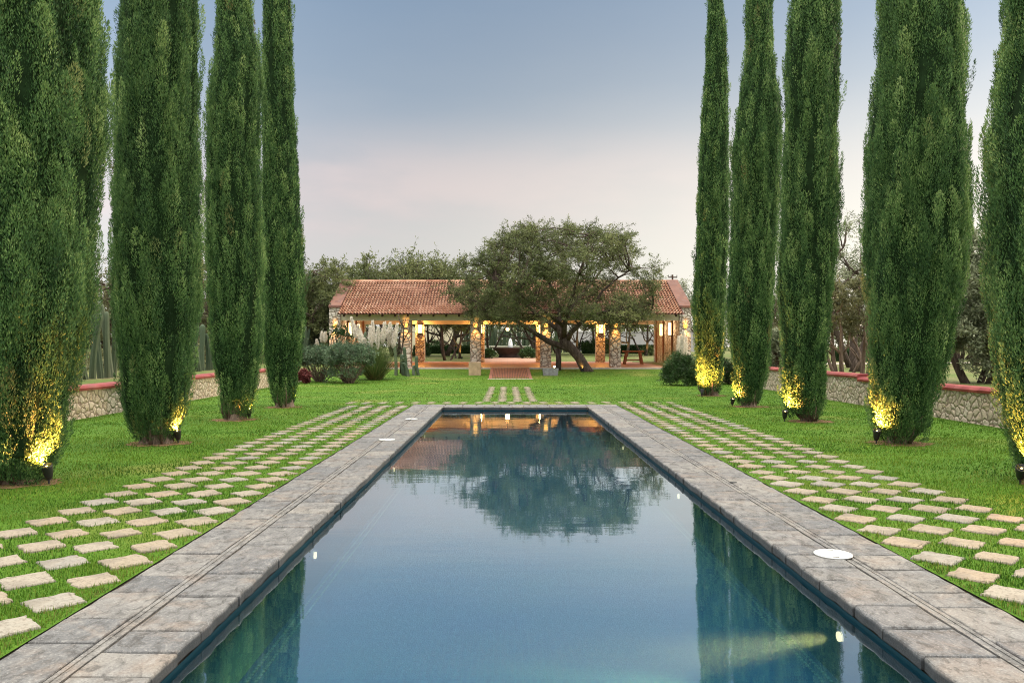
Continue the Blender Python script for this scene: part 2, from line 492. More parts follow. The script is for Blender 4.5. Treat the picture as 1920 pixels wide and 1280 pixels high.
for x0, x1, y0, y1 in ((CX0 - .06, PX0 - .05, CY0 - .06, CY1 + .06), (PX1 + .05, CX1 + .06, CY0 - .06, CY1 + .06), (PX0 - .049, PX1 + .049, PY1 + .05, CY1 + .06), (PX0 - .049, PX1 + .049, CY0 - .06, PY0 - .05)):
    mb.box(x0, x1, y0, y1, -.20, -.018)
in_pool_frame(mb.build("mortar_bed", simple("mortar", (.105, .085, .065), .95, .3, 20), pool))

m = Mat("pool_mosaic")
tn = m.noise(1.4, 3); t2 = m.noise(40, 2)
br = m.node('ShaderNodeTexBrick'); br.offset = 0; br.inputs['Scale'].default_value = 1
br.inputs['Brick Width'].default_value = .05; br.inputs['Row Height'].default_value = .05; br.inputs['Mortar Size'].default_value = .004; br.inputs['Mortar Smooth'].default_value = .2
g = m.node('ShaderNodeNewGeometry'); sp = m.node('ShaderNodeSeparateXYZ'); m.l.new(g.outputs['Normal'], sp.inputs[0])
so = m.node('ShaderNodeSeparateXYZ'); m.l.new(m.obj, so.inputs[0])
isx = m.math('GREATER_THAN', m.math('ABSOLUTE', sp.outputs[0]), .5); isy = m.math('GREATER_THAN', m.math('ABSOLUTE', sp.outputs[1]), .5)
u = m.math('ADD', m.math('MULTIPLY', so.outputs[0], m.math('SUBTRACT', 1, isx)), m.math('MULTIPLY', so.outputs[1], isx))
wall_ = m.math('MAXIMUM', isx, isy)
v = m.math('ADD', m.math('MULTIPLY', so.outputs[1], m.math('SUBTRACT', 1, wall_)), m.math('MULTIPLY', so.outputs[2], wall_))
cv = m.node('ShaderNodeCombineXYZ'); m.l.new(u, cv.inputs[0]); m.l.new(v, cv.inputs[1]); m.l.new(cv.outputs[0], br.inputs['Vector'])
tile = m.ramp(t2.outputs[0], [(.3, (.003, .022, .064)), (.5, (.004, .034, .086)), (.72, (.006, .048, .098))])
tile = m.mix(m.maprange(tn.outputs[0], .4, .7, 0, .5), tile, (.005, .045, .070))
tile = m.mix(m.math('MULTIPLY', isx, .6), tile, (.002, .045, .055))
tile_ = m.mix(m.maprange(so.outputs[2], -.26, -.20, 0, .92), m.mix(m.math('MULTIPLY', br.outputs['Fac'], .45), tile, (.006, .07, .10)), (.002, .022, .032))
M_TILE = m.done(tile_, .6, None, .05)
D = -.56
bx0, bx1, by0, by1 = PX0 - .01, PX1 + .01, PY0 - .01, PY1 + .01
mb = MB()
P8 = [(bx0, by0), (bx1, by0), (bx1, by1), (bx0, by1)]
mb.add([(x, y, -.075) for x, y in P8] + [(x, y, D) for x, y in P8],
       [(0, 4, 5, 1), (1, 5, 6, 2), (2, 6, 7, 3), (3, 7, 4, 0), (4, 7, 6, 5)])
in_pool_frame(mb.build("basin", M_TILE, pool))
# border of pale mosaic where floor and walls meet
mb = MB()
for x in (bx0 + .04, bx1 - .12):
    yy = by0 + .1
    while yy < by1 - .15: mb.box(x, x + .018, yy, yy + .03, D, D + .004); mb.box(x + .06, x + .078, yy, yy + .03, D, D + .004); yy += .05
in_pool_frame(mb.build("floor_border", simple("border_mosaic", (.02, .10, .105), .6, .4, 60), pool))

m = Mat("pool_water")
wv_ = m.noise(1.0, 3, .5, m.mapping((.55, 1.5, 1)))
wv2 = m.noise(5.0, 2, .5, m.mapping((.5, 1.6, 1)))
hh = m.math('ADD', wv_.outputs[0], m.math('MULTIPLY', wv2.outputs[0], .12))
wv3 = m.noise(9.0, 2, .5, m.mapping((.35, 1.5, 1)))
hh = m.math('ADD', hh, m.math('MULTIPLY', wv3.outputs[0], .06))
bm_ = m.bump(hh, .10, .022)
gl = m.node('ShaderNodeBsdfGlossy'); gl.inputs['Roughness'].default_value = .025; gl.inputs['Color'].default_value = (.84, .94, 1, 1)
rf = m.node('ShaderNodeBsdfTransparent'); rf.inputs['Color'].default_value = (.80, .95, .97, 1)
m.l.new(bm_, gl.inputs['Normal'])
lw = m.node('ShaderNodeLayerWeight'); lw.inputs['Blend'].default_value = .5
mx = m.node('ShaderNodeMixShader'); m.l.new(m.math('POWER', lw.outputs['Facing'], 2.1), mx.inputs[0])
m.l.new(rf.outputs[0], mx.inputs[1]); m.l.new(gl.outputs[0], mx.inputs[2]); m.l.new(mx.outputs[0], m.out.inputs[0])
M_WATER = m.m
vol = m.node('ShaderNodeVolumeScatter'); vol.inputs['Density'].default_value = .085; vol.inputs['Anisotropy'].default_value = .25; vol.inputs['Color'].default_value = (.25, .66, 1, 1)
m.l.new(vol.outputs[0], m.out.inputs['Volume'])
wx0, wx1, wy0, wy1, wz = bx0 - .015, bx1 + .015, by0 - .015, by1 + .015, D - .03
water = tag(np_obj("water", [(x, y, z) for z in (WATER_Z, wz) for x, y in ((wx0, wy0), (wx1, wy0), (wx1, wy1), (wx0, wy1))],
                   [(0, 1, 2, 3), (7, 6, 5, 4), (0, 4, 5, 1), (1, 5, 6, 2), (2, 6, 7, 3), (3, 7, 4, 0)], M_WATER), kind='structure')

# underwater lights in the side walls, each shining across the pool
M_CHROME = simple("steel_ring", (.55, .56, .57), .25, .1, 5, .5, .9)
M_POOLGLOW = emit_mat("pool_lamp_glass", (1, .84, .52), 2.4)
def pool_light(x, Y, label, energy):
    s = 1 if x > 0 else -1
    t = thing("underwater_light", label, "pool light", (x, Y, -.25), 0, "lights in the pool walls")
    mb = MB(); mb.prism([(.056 * math.cos(a), .048 * math.sin(a)) for a in np.linspace(0, 2 * math.pi, 20, False)], 'x', 0, -s * .02); mb.build("ring", M_CHROME, t)
    mb = MB(); mb.prism([(.034 * math.cos(a), .030 * math.sin(a)) for a in np.linspace(0, 2 * math.pi, 20, False)], 'x', -s * .021, -s * .032); mb.build("lens", M_POOLGLOW, t)
    ld = bpy.data.lights.new("lamp", 'SPOT'); ld.energy = energy; ld.color = (1, .36, .085); ld.spot_size = R(24); ld.spot_blend = 1.0; ld.shadow_soft_size = .04
    lo = bpy.data.objects.new("lamp", ld); lo.location = (-s * .036, 0, 0); lo.rotation_euler = Vector((-s, .02, -.155)).to_track_quat('-Z', 'Y').to_euler(); link(lo, t)
pool_light(bx1, 5.05, "glowing underwater light nearest the camera in the right pool wall", 5200)
pool_light(bx1, 9.8, "underwater light midway along the right pool wall", 260)
pool_light(bx1, 14.5, "underwater light in the right pool wall closest to the pavilion", 260)
pool_light(bx0, 7.02, "underwater light nearest the camera in the left pool wall", 260)
pool_light(bx0, 11.9, "underwater light midway along the left pool wall", 260)
pool_light(bx0, 16.3, "underwater light in the left pool wall closest to the pavilion", 260)

# white skimmer lids let into the coping
M_WHITE = simple("white_plastic", (.50, .51, .50), .4, .04, 4, .4)
M_DARKSLOT = simple("dark_slot", (.05, .05, .05), .8)
def lid(X, Y, label):
    t = thing("skimmer_lid", label, "pool lid", (X, Y, .004), random.uniform(-.4, .4), "white skimmer lids in the coping")
    mb = MB(); mb.lathe([(.142, 0), (.142, .006), (.137, .009), (.125, .009), (.122, .0075), (0.02, .008)], seg=40); mb.build("cover", M_WHITE, t, True)
    MB().box(-.028, .018, -.112, -.100, .0085, .0098).build("finger_slot", M_DARKSLOT, t); MB().box(-.018, .028, .100, .112, .0085, .0098).build("finger_slot", M_DARKSLOT, t)
lid(1.567 * 1.6, 6.08, "white round skimmer lid on the right coping")
lid(-1.30 * 1.6, 13.6, "nearer white round skimmer lid on the left coping")
lid(-1.333 * 1.6, 17.5, "farther white round skimmer lid on the left coping")
t = thing("drain_cover", "small dark round drain in the right coping", "drain", ((1375 - CX) * 1.6 / 254, 1.6 * F / 254, .004))
mb = MB(); mb.lathe([(.04, 0), (.04, .006), (.03, .007), (0.01, .007)], seg=16); mb.build("cap", M_DARKSLOT, t)

# ------------------------------------------------------------------ stone pavers set on the diagonal in the grass
LAT = .456
M_PAVER = Mat("paver_stone")
m = M_PAVER
r_ = m.rnd(); n1 = m.noise(7, 5, .6); n2 = m.noise(45, 4, .7)
c = m.ramp(r_, [(0, (.225, .19, .140)), (.3, (.265, .225, .168)), (.55, (.275, .212, .150)), (.8, (.27, .25, .21)), (1, (.215, .205, .185))])
c = m.mix(m.maprange(n1.outputs[0], .45, .7, 0, .55), c, (.31, .265, .215))
c = m.mix(m.maprange(n2.outputs[0], .52, .32, 0, .7), c, (.09, .068, .05))
n3 = m.noise(2.2, 3, .6); c = m.mix(m.maprange(n3.outputs[0], .5, .66, 0, .5), c, (.12, .105, .085))
M_PAVER = m.done(c, .85, m.bump(m.math('ADD', n1.outputs[0], m.math('MULTIPLY', n2.outputs[0], .5)), .5, .015), .25)
rng = np.random.default_rng(11)
paver_meshes = []
for k in range(8):
    mb = MB(); h_ = LAT / 2 * .97
    cor = [(h_, 0), (0, h_), (-h_, 0), (0, -h_)]; poly = []
    for i in range(4):
        a, b = Vector(cor[i]), Vector(cor[(i + 1) % 4])
        nrm = Vector(((b - a).y, -(b - a).x)).normalized()
        for q in (.03, .2, .35, .5, .65, .8, .97):
            p = a.lerp(b, q) + nrm * (rng.uniform(-.018, .007) - (.004 if q in (.03, .97) else 0)); poly.append((p.x, p.y))
    slab(mb, poly, -.05, .010 + rng.uniform(-.001, .006), .012, .5, (rng.normal() * .008, rng.normal() * .008))
    o = mb.build("paving_stone", M_PAVER); paver_meshes.append(o.data); bpy.data.objects.remove(o)
pav = []      # x, y, label, group
for s, x0 in ((-1, CX0), (1, CX1)):
    for i in range(4):
        for j in range(44):
            y = 2.2 + LAT * (j + .5 * 0) + (.12 if s > 0 else 0)
            if y > 22.0 - .3: continue
            pav.append((x0 + s * (LAT / 2 - .005 + i * LAT), y, s))
for j in range(2):
    for i in range(24):
        x = CX0 - .25 + LAT * (i - 3.5)
        if x < CX1 + 1.9: pav.append((x, CY1 + .26 + LAT * j, 0))
for i in range(4):
    for j in range(19): pav.append((.07 + (i - 1.5) * LAT, CY1 + .26 + LAT * (j + 2), 2))
PAV_XY = np.array([(p[0], p[1]) for p in pav])
lab = {-1: ("pale tan stone paver set diagonally in the grass left of the pool", "stone pavers in the grass left of the pool"),
       1: ("pale tan stone paver set diagonally in the grass right of the pool", "stone pavers in the grass right of the pool"),
       0: ("pale stone paver in the rows of grass across the far end of the pool", "stone pavers across the far pool end"),
       2: ("pale stone paver in the footpath from the pool towards the pavilion", "stone pavers of the path to the pavilion")}
def in_view(x, y): return y > 2.9 and abs((x * F / max(y, .1) + CX) - 960) < 990
order = sorted([p for p in pav if in_view(p[0], p[1])], key=lambda p: p[1])
hidden = [p for p in pav if not in_view(p[0], p[1])]
def paver_pose(p):
    q = rng.integers(0, 4) * math.pi / 2 + rng.normal() * .035
    return Vector((p[0] + rng.normal() * .008, p[1] + rng.normal() * .008, gz(p[0], p[1]) + .004 + rng.uniform(-.002, .004))), q, (rng.uniform(.86, 1.0) if p[1] < 10 else rng.uniform(.80, .94) if p[1] < 14 else rng.uniform(.70, .86)) * (.80 if p[2] in (0, 2) else 1)
rest = MB()
for k, p in enumerate(order):
    L_, q, s_ = paver_pose(p); me = paver_meshes[int(rng.integers(0, 8))]
    if k < 290:
        o = bpy.data.objects.new("paving_stone", me); o.location = L_; o.rotation_euler = (0, 0, q); o.scale = (s_, s_, 1); link(o)
        tag(o, lab[p[2]][0], "paving stone", lab[p[2]][1])
    else:
        mt = Matrix.Translation(L_) @ Matrix.Rotation(q, 4, 'Z') @ Matrix.Diagonal((s_, s_, 1, 1))
        rest.add([mt @ v.co for v in me.vertices], [tuple(f.vertices) for f in me.polygons])
for p in hidden:
    L_, q, s_ = paver_pose(p); me = paver_meshes[int(rng.integers(0, 8))]; mt = Matrix.Translation(L_) @ Matrix.Rotation(q, 4, 'Z') @ Matrix.Diagonal((s_, s_, 1, 1))
    rest.add([mt @ v.co for v in me.vertices], [tuple(f.vertices) for f in me.polygons])
if rest.v: tag(rest.build("paving_stones", M_PAVER), "far rows of small pale stone pavers in the grass", "paving stones", kind='stuff')

# ------------------------------------------------------------------ mown grass
def blade_tris(x, y, h, w, rng, lean=.5):
    n = len(x); z = ground_z(x, y)
    a = rng.uniform(0, 2 * math.pi, n); ln = rng.uniform(.1, lean, n) * h
    b = rng.uniform(0, 2 * math.pi, n)
    P0 = np.stack([x - np.cos(a) * w / 2, y - np.sin(a) * w / 2, z - .004], 1)
    P1 = np.stack([x + np.cos(a) * w / 2, y + np.sin(a) * w / 2, z - .004], 1)
    P2 = np.stack([x + np.cos(b) * ln, y + np.sin(b) * ln, z + h], 1)
    return np.stack([P0, P1, P2], 1).reshape(-1, 3), np.arange(3 * n).reshape(n, 3)
rng = np.random.default_rng(21)
TREE_XY = [(-5.8, 9.3), (-5.83, 13.1), (-5.97, 17.3), (-5.95, 21), (6.68, 26), (6.46, 21.2), (6.5, 17), (6.52, 13.1), (6.5, 9.2), (4.3, 43)]
def grass_zone(y0, y1, x0, x1, dens, h, w, edge=True):
    n = int((y1 - y0) * (x1 - x0) * dens)
    x = rng.uniform(x0, x1, n); y = rng.uniform(y0, y1, n)
    k = (np.abs(x * F / y + CX - 960) < 1350) & ~((x > CX0 - .012) & (x < CX1 + .012) & (y > CY0) & (y < CY1 + .012)) & (x > WALL_L + .1) & (x < WALL_R - .1)
    x, y = x[k], y[k]
    near = np.zeros(len(x), dtype=bool)
    for s, xa, xb in ((-1, CX0 - 4 * LAT - .2, CX0), (1, CX1, CX1 + 4 * LAT + .2)):
        inb = np.where((x > xa) & (x < xb))[0]
        pts = PAV_XY[(PAV_XY[:, 0] > xa) & (PAV_XY[:, 0] < xb)]
        if len(inb) == 0: continue
        for lo in range(0, len(inb), 4000):
            ii = inb[lo:lo + 4000]
            dxy = np.abs(x[ii, None] - pts[None, :, 0]) + np.abs(y[ii, None] - pts[None, :, 1])
            near[ii] |= dxy.min(1) < LAT / 2 * (.86 if y0 < 9 else .78 if y0 < 14 else .55)
    if y1 > CY1:
        inb = np.where(((y > CY1) & (y < CY1 + 1.1)) | ((np.abs(x - .07) < 1.1) & (y > CY1) & (y < CY1 + 9.6)))[0]
        pts = PAV_XY[PAV_XY[:, 1] > CY1]
        for lo in range(0, len(inb), 4000):
            ii = inb[lo:lo + 4000]
            dxy = np.abs(x[ii, None] - pts[None, :, 0]) + np.abs(y[ii, None] - pts[None, :, 1])
            near[ii] |= dxy.min(1) < LAT / 2 * .50
    x, y = x[~near], y[~near]
    hh = h * rng.uniform(.55, 1.25, len(x)) * (1 + .35 * np.sin(x * 5.1 + 2 * np.sin(y * 2.3)) * np.sin(y * 4.3))
    v, f = blade_tris(x, y, hh, w * rng.uniform(.7, 1.3, len(x)), rng)
    patch = .5 + .20 * np.sin(x * 1.7 + 1.3 * np.sin(y * .9)) * np.sin(y * 1.3 + .7) + rng.normal(size=len(x)) * (.22 if y0 < 14 else .12)
    patch += .13 * np.sign(np.sin(y * 2.9)) * np.clip((y - 6) / 6, 0, 1) + .10 * np.sin(x * .55 + 2.0 * np.sin(y * .35)) 
    for tx, ty in TREE_XY:
        q = np.hypot(x - tx, (y - ty)) < 1.5 * rng.uniform(.4, 1, len(x)); patch = np.where(q & (rng.random(len(x)) < .30), 1.32, patch)
    edge_d = np.minimum(np.abs(x - CX0), np.abs(x - CX1))
    patch = np.where((edge_d < .22) & (rng.random(len(x)) < .28), 1.5, patch)
    patch = np.where(rng.random(len(x)) < .07, 1.35, patch)
    return v, f, np.repeat(np.clip(patch, 0.02, 2), 3)
parts = [grass_zone(2.2, 6.0, -6.5, 6.5, 4600, .029, .0065), grass_zone(6.0, 9.5, -9.5, 9.7, 1900, .030, .009),
         grass_zone(9.5, 14, -9.5, 9.7, 800, .030, .014), grass_zone(14, 22, -9.5, 9.7, 420, .027, .019), grass_zone(22, 32, -9.5, 9.7, 220, .022, .026), grass_zone(32, 43, -9.5, 9.7, 110, .024, .034)]
V, Fc, T = join(parts)
M_GRASS = leaf_mat("grass_blades", [(0, (.021, .068, .005)), (.35, (.050, .128, .009)), (.65, (.094, .188, .015)), (1, (.165, .24, .028))], .35, .7, .25, (.20, .17, .06))
tag(np_obj("grass", V, Fc, M_GRASS, tint=T), "short mown bright green grass of the lawn", "grass", kind='stuff')

# ------------------------------------------------------------------ low stone walls either side
M_RUBBLE = rubble("tan_rubble", 5.8, [(0, (.47, .39, .29)), (.35, (.58, .49, .375)), (.7, (.64, .56, .45)), (1, (.53, .42, .30))], (.20, .15, .11), .03)
M_REDCAP = Mat("red_cap"); m = M_REDCAP; n1 = m.noise(3, 5, .6); n2 = m.noise(1.2, 2)
c = m.ramp(n1.outputs[0], [(.3, (.14, .018, .020)), (.55, (.25, .040, .040)), (.75, (.33, .09, .075))])
M_REDCAP = m.done(m.mix(m.maprange(n2.outputs[0], .5, .7, 0, .4), c, (.24, .12, .10)), .6, m.bump(n1.outputs[0], .3, .01), .4)
def garden_wall(X, s, label, y_cuts, tops):
    t = thing("stone_wall", label, "stone wall", (X, 14, 0))
    for (y0, y1), top in zip(zip(y_cuts[:-1], y_cuts[1:]), tops):
        mb = MB()
        n = max(2, int((y1 - y0) / .35)); rows = 5
        vs, fs = [], []
        for i in range(n + 1):
            for j in range(rows):
                vs.append((random.uniform(-.015, .015) * (0 < j), y0 - 14 + (y1 - y0) * i / n, -.15 + (top + .15 - .115) * j / (rows - 1)))
        for i in range(n):
            for j in range(rows - 1): fs.append((i * rows + j, (i + 1) * rows + j, (i + 1) * rows + j + 1, i * rows + j + 1)[::-s])
        mb.add(vs, fs)
        mb.box(*sorted((s * .02, s * .34)), y0 - 14 + .003, y1 - 14 - .003, -.15, top - .117)
        mb.build("stonework", M_RUBBLE, t)
        mb = MB(); w0, w1 = -.045, .40
        prof = [(w0, top - .115), (w0 - .012, top - .06), (w0 + .03, top - .012), (w0 + .09, top), (w1 - .08, top), (w1, top - .03), (w1, top - .115)]
        y = y0
        while y < y1 - .05:
            ye = min(y1, y + random.uniform(.9, 1.3)); dz = random.uniform(-.004, .004)
            mb.prism([(s * p, q + dz) for p, q in prof], 'y', y - 14 + .004, ye - 14 - .002); y = ye
        mb.build("cap", M_REDCAP, t)
    return t
garden_wall(WALL_L, -1, "low tan rubble stone wall with red cap along the left lawn edge", [-4, 10, 24, 36], [.73, .74, .74])
garden_wall(WALL_R, 1, "low tan rubble stone wall with red cap along the right lawn edge", [-4, 12, 21.92, 36], [.79, .77, .85])

# ------------------------------------------------------------------ pavilion
YF, YB = 46.2, 53.6            # front face of the front columns, front face of the rear columns
FL0, FL1 = 45.0, 54.8          # floor front and back edges
def floor_z(y): return .41 + (y - FL0) / (FL1 - FL0) * .17
M_COLSTONE = rubble("column_rubble", 3.9, [(0, (.42, .37, .31)), (.4, (.55, .49, .42)), (.75, (.64, .60, .53)), (1, (.48, .40, .32))], (.16, .125, .095), .05)
M_STUCCO = simple("cream_stucco", (.60, .54, .42), .9, .10, 3, .2)
M_WOOD = Mat("red_brown_wood"); m = M_WOOD
n1 = m.noise(2.5, 5, .6, m.mapping((1, 1, 9)), 1.0)
M_WOOD = m.done(m.ramp(n1.outputs[0], [(.3, (.16, .055, .022)), (.7, (.30, .12, .05))]), .6, m.bump(n1.outputs[0], .3, .01), .3)
M_DARKWOOD = simple("dark_timber", (.06, .032, .02), .7, .3, 6)
M_TILE_ROOF = Mat("clay_roof_tile"); m = M_TILE_ROOF
n1 = m.noise(9, 4, .6); n2 = m.noise(.6, 3)
c = m.ramp(m.math('ADD', m.math('MULTIPLY', m.attr('tint'), .8), .2), [(0, (.06, .022, .016)), (.19, (.10, .035, .022)), (.2, (.20, .082, .046)), (.45, (.31, .140, .082)), (.75, (.39, .215, .135)), (1, (.47, .30, .21))])
c = m.mix(m.maprange(n1.outputs[0], .5, .75, 0, .5), c, (.24, .10, .07))
c = m.mix(m.maprange(n2.outputs[0], .5, .7, 0, .35), c, (.60, .36, .27))
M_TILE_ROOF = m.done(c, .8, m.bump(n1.outputs[0], .4, .01), .25)
M_CAPTILE = Mat("brick_cap"); m = M_CAPTILE
br = m.node('ShaderNodeTexBrick'); br.inputs['Scale'].default_value = 1; br.inputs['Brick Width'].default_value = .34; br.inputs['Row Height'].default_value = .30; br.inputs['Mortar Size'].default_value = .008
for k, cc in (('Color1', (.19, .088, .062)), ('Color2', (.13, .062, .048)), ('Mortar', (.13, .085, .07))): br.inputs[k].default_value = (*cc, 1)
m.l.new(m.obj, br.inputs['Vector']); n1 = m.noise(3.5, 5, .65)
M_CAPTILE = m.done(m.mix(m.maprange(n1.outputs[0], .5, .7, 0, .6), br.outputs['Color'], (.15, .10, .095)), .8, m.bump(n1.outputs[0], .4, .02), .25)
M_FLOOR = Mat("terracotta_floor"); m = M_FLOOR
br = m.node('ShaderNodeTexBrick'); br.offset = 0; br.inputs['Scale'].default_value = 1; br.inputs['Brick Width'].default_value = .4; br.inputs['Row Height'].default_value = .4; br.inputs['Mortar Size'].default_value = .008
for k, cc in (('Color1', (.34, .165, .105)), ('Color2', (.42, .23, .155)), ('Mortar', (.24, .16, .12))): br.inputs[k].default_value = (*cc, 1)
m.l.new(m.obj, br.inputs['Vector']); n1 = m.noise(1.2, 4)
M_FLOOR = m.done(m.mix(m.maprange(n1.outputs[0], .4, .7, 0, .5), br.outputs['Color'], (.46, .30, .22)), .5, None, .4)
M_CONC = simple("pale_concrete", (.42, .37, .32), .8, .15, 5)

pvl = thing("pavilion", "open stone columned pavilion with red clay tile roof lit by lanterns", "pavilion", (.2, 50, 0))
def pv(o): o.location = (-.2, -50, 0); return o
EX0, EX1 = -10.43, 10.72       # outer faces of the end walls
IX0, IX1 = -9.77, 10.06
mb = MB()
mb.add([(EX0, FL0, -.1), (EX1, FL0, -.1), (EX1, FL1, -.1), (EX0, FL1, -.1), (EX0, FL0, .41), (EX1, FL0, .41), (EX1, FL1, .58), (EX0, FL1, .58)],
       [(0, 3, 2, 1), (4, 5, 6, 7), (0, 1, 5, 4), (1, 2, 6, 5), (2, 3, 7, 6), (3, 0, 4, 7)])
pv(mb.build("floor", M_FLOOR, pvl))
mb = MB(); mb.box(EX0 - .02, EX1 + .02, FL0 - .16, FL0 + .35, -.1, .425); pv(mb.build("floor_edge", M_CONC, pvl, bevel=.012))
# roof planes
EY, EZ, RY, RZ = 45.25, 3.46, 49.9, 5.70
BY_, SL = 54.55, (5.70 - 3.46) / (49.9 - 45.25)
COLX = [-5.96, -1.88, 2.24, 6.32]
for x in COLX:
    pv(MB().box(x - .31, x + .31, YF, YF + .62, .36, 3.15).build("column", M_COLSTONE, pvl, bevel=.02))
for x in COLX:
    o = pv(MB().box(x - .31, x + .31, YB, YB + .62, .45, 3.14).build("column", M_COLSTONE, pvl, bevel=.02))
for x0, x1 in ((EX0, IX0), (IX1, EX1)):
    def top(y): return EZ + (min(y, 2 * RY - y) - EY) * SL + .02
    poly = [(YF - .05, .2), (YB + .75, .2), (YB + .75, top(YB + .75)), (RY, top(RY)), (YF - .05, top(YF - .05))]
    wl = pv(MB().prism(poly, 'x', x0, x1).build("end_wall", M_COLSTONE, pvl))
    for ya, yb in ((YF - .12, RY), (RY, YB + .82)):
        za, zb = top(ya) + .003, top(yb) + .003
        mb = MB(); mb.prism([(ya, za), (yb, zb), (yb, zb + .13), (ya, za + .13)], 'x', x0 - .03, x1 + .03); mb.build("parapet_cap", M_CAPTILE, wl, bevel=.012)
    s = 1 if x0 < 0 else -1; xi = x1 if x0 < 0 else x0
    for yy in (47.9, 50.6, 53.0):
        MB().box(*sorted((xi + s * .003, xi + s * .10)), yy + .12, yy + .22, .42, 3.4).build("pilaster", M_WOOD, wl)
pv(MB().box(IX0 + .003, IX1 - .003, YF + .06, YF + .56, 3.153, 3.62).build("beam", M_STUCCO, pvl))
pv(MB().box(IX0 + .003, IX1 - .003, YB + .06, YB + .56, 3.143, 3.62).build("beam", M_STUCCO, pvl))
# timber deck under the tiles
mb = MB()
for ya, za, yb, zb in ((EY + .12, EZ + .03, RY, RZ - .07), (RY, RZ - .07, BY_ - .12, EZ + .03)):
    mb.prism([(ya, za), (yb, zb), (yb, zb + .04), (ya, za + .04)], 'x', IX0 + .004, IX1 - .004)
pv(mb.build("ceiling", M_WOOD, pvl))
n_raf = 27
for i in range(n_raf):
    x = IX0 + .35 + (IX1 - IX0 - .7) * i / (n_raf - 1)
    ya, yb = EY + .16, RY
    z = lambda y: EZ + (y - EY) * SL - .06
    pv(MB().prism([(ya, z(ya) - .14), (yb, z(yb) - .14), (yb, z(yb)), (ya, z(ya))], 'x', x - .055, x + .055).build("rafter", M_DARKWOOD, pvl))
# barrel tiles: rows of half tubes over both slopes
rng = np.random.default_rng(3)
nc, seg = 112, 5
pitch = (IX1 - IX0) / nc
Lr = math.hypot(RY - EY, RZ - EZ); rows = 18; ex = Lr / rows
V, Fc, T = [], [], []
for side in (0, 1):
    for i in range(nc):
        xc = IX0 + pitch * (i + .5)
        for j in range(rows):
            s0, s1 = j * ex - .03, (j + 1) * ex + .02
            tint = float(np.clip(rng.normal(.5, .24), 0, 1)); jx = rng.normal() * .006; base = len(V)
            for s_, rr, lift in ((s0, pitch * .44, .045), (s1, pitch * .34, .0)):
                y = EY + (RY - EY) * s_ / Lr; z = EZ + (RZ - EZ) * s_ / Lr + lift
                if side: y = 2 * RY - y
                for k in range(seg + 1):
                    a = math.pi * k / seg
                    V.append((xc + jx + rr * math.cos(a), y, z + rr * 1.15 * math.sin(a))); T.append(tint)
            for k in range(seg):
                f = (base + k, base + k + 1, base + seg + 2 + k, base + seg + 1 + k); Fc.append(f[::-1] if side else f)
        # channel between the barrels, tinted dark to paint in its shade
        base = len(V)
        for (y, z) in ((EY, EZ), (RY, RZ)):
            if side: y = 2 * RY - y
            for dx_ in (pitch * .05, pitch * .5, pitch * .95):
                V.append((xc + dx_, y, z + (.012 if dx_ != pitch * .5 else .0))); T.append(-.5)
        Fc += [(base, base + 1, base + 4, base + 3), (base + 1, base + 2, base + 5, base + 4)]
roof = pv(np_obj("roof", V, Fc, M_TILE_ROOF, pvl, tint=T))
mb = MB()
x = IX0
while x < IX1 - .05:
    xe = min(IX1, x + .42); tt = float(np.clip(rng.normal(.5, .2), 0, 1))
    mb.prism([(RY - .13 + .26 * q, RZ + .03 + .11 * math.sin(math.pi * q)) for q in np.linspace(0, 1, 7)], 'x', x, xe - .006, tt); x = xe
mb.build("ridge_tile", M_TILE_ROOF, roof)

# brick ramp from the lawn up to the pavilion floor
M_BRICK = Mat("brick_paving"); m = M_BRICK
br = m.node('ShaderNodeTexBrick'); br.inputs['Scale'].default_value = 1; br.inputs['Brick Width'].default_value = .22; br.inputs['Row Height'].default_value = .085; br.inputs['Mortar Size'].default_value = .012
for k, cc in (('Color1', (.27, .10, .058)), ('Color2', (.19, .068, .042)), ('Mortar', (.045, .03, .022))): br.inputs[k].default_value = (*cc, 1)
m.l.new(m.mapping((1, 1, 1), rot=(0, 0, R(90))), br.inputs['Vector']); n1 = m.noise(30, 3)
M_BRICK = m.done(br.outputs['Color'], .8, m.bump(br.outputs['Fac'], -.5, .02), .25)
rp = thing("brick_ramp", "sloping red brick ramp between the lawn and the pavilion floor", "ramp", (.14, 41, .15))
RX0, RX1 = -.93, 1.21
mb = MB(); mb.prism([(38.7, -.1), (44.83, -.1), (44.83, .42), (43.7, .40), (38.7, .05)], 'x', RX0 + .16, RX1 - .16); o = mb.build("bricks", M_BRICK, rp); o.location = (-.14, -41, -.15)
for xa, xb in ((RX0, RX0 + .157), (RX1 - .157, RX1)):
    o = MB().prism([(38.7, -.1), (44.83, -.1), (44.83, .43), (43.7, .415), (38.7, .06)], 'x', xa, xb).build("brick_edge", simple("ramp_edge", (.25, .10, .07), .8, .2, 8), rp); o.location = (-.14, -41, -.15)
o = MB().box(RX0 - .04, RX1 + .04, 38.35, 38.697, -.1, .055).build("threshold", M_CONC, rp, bevel=.01); o.location = (-.14, -41, -.15)

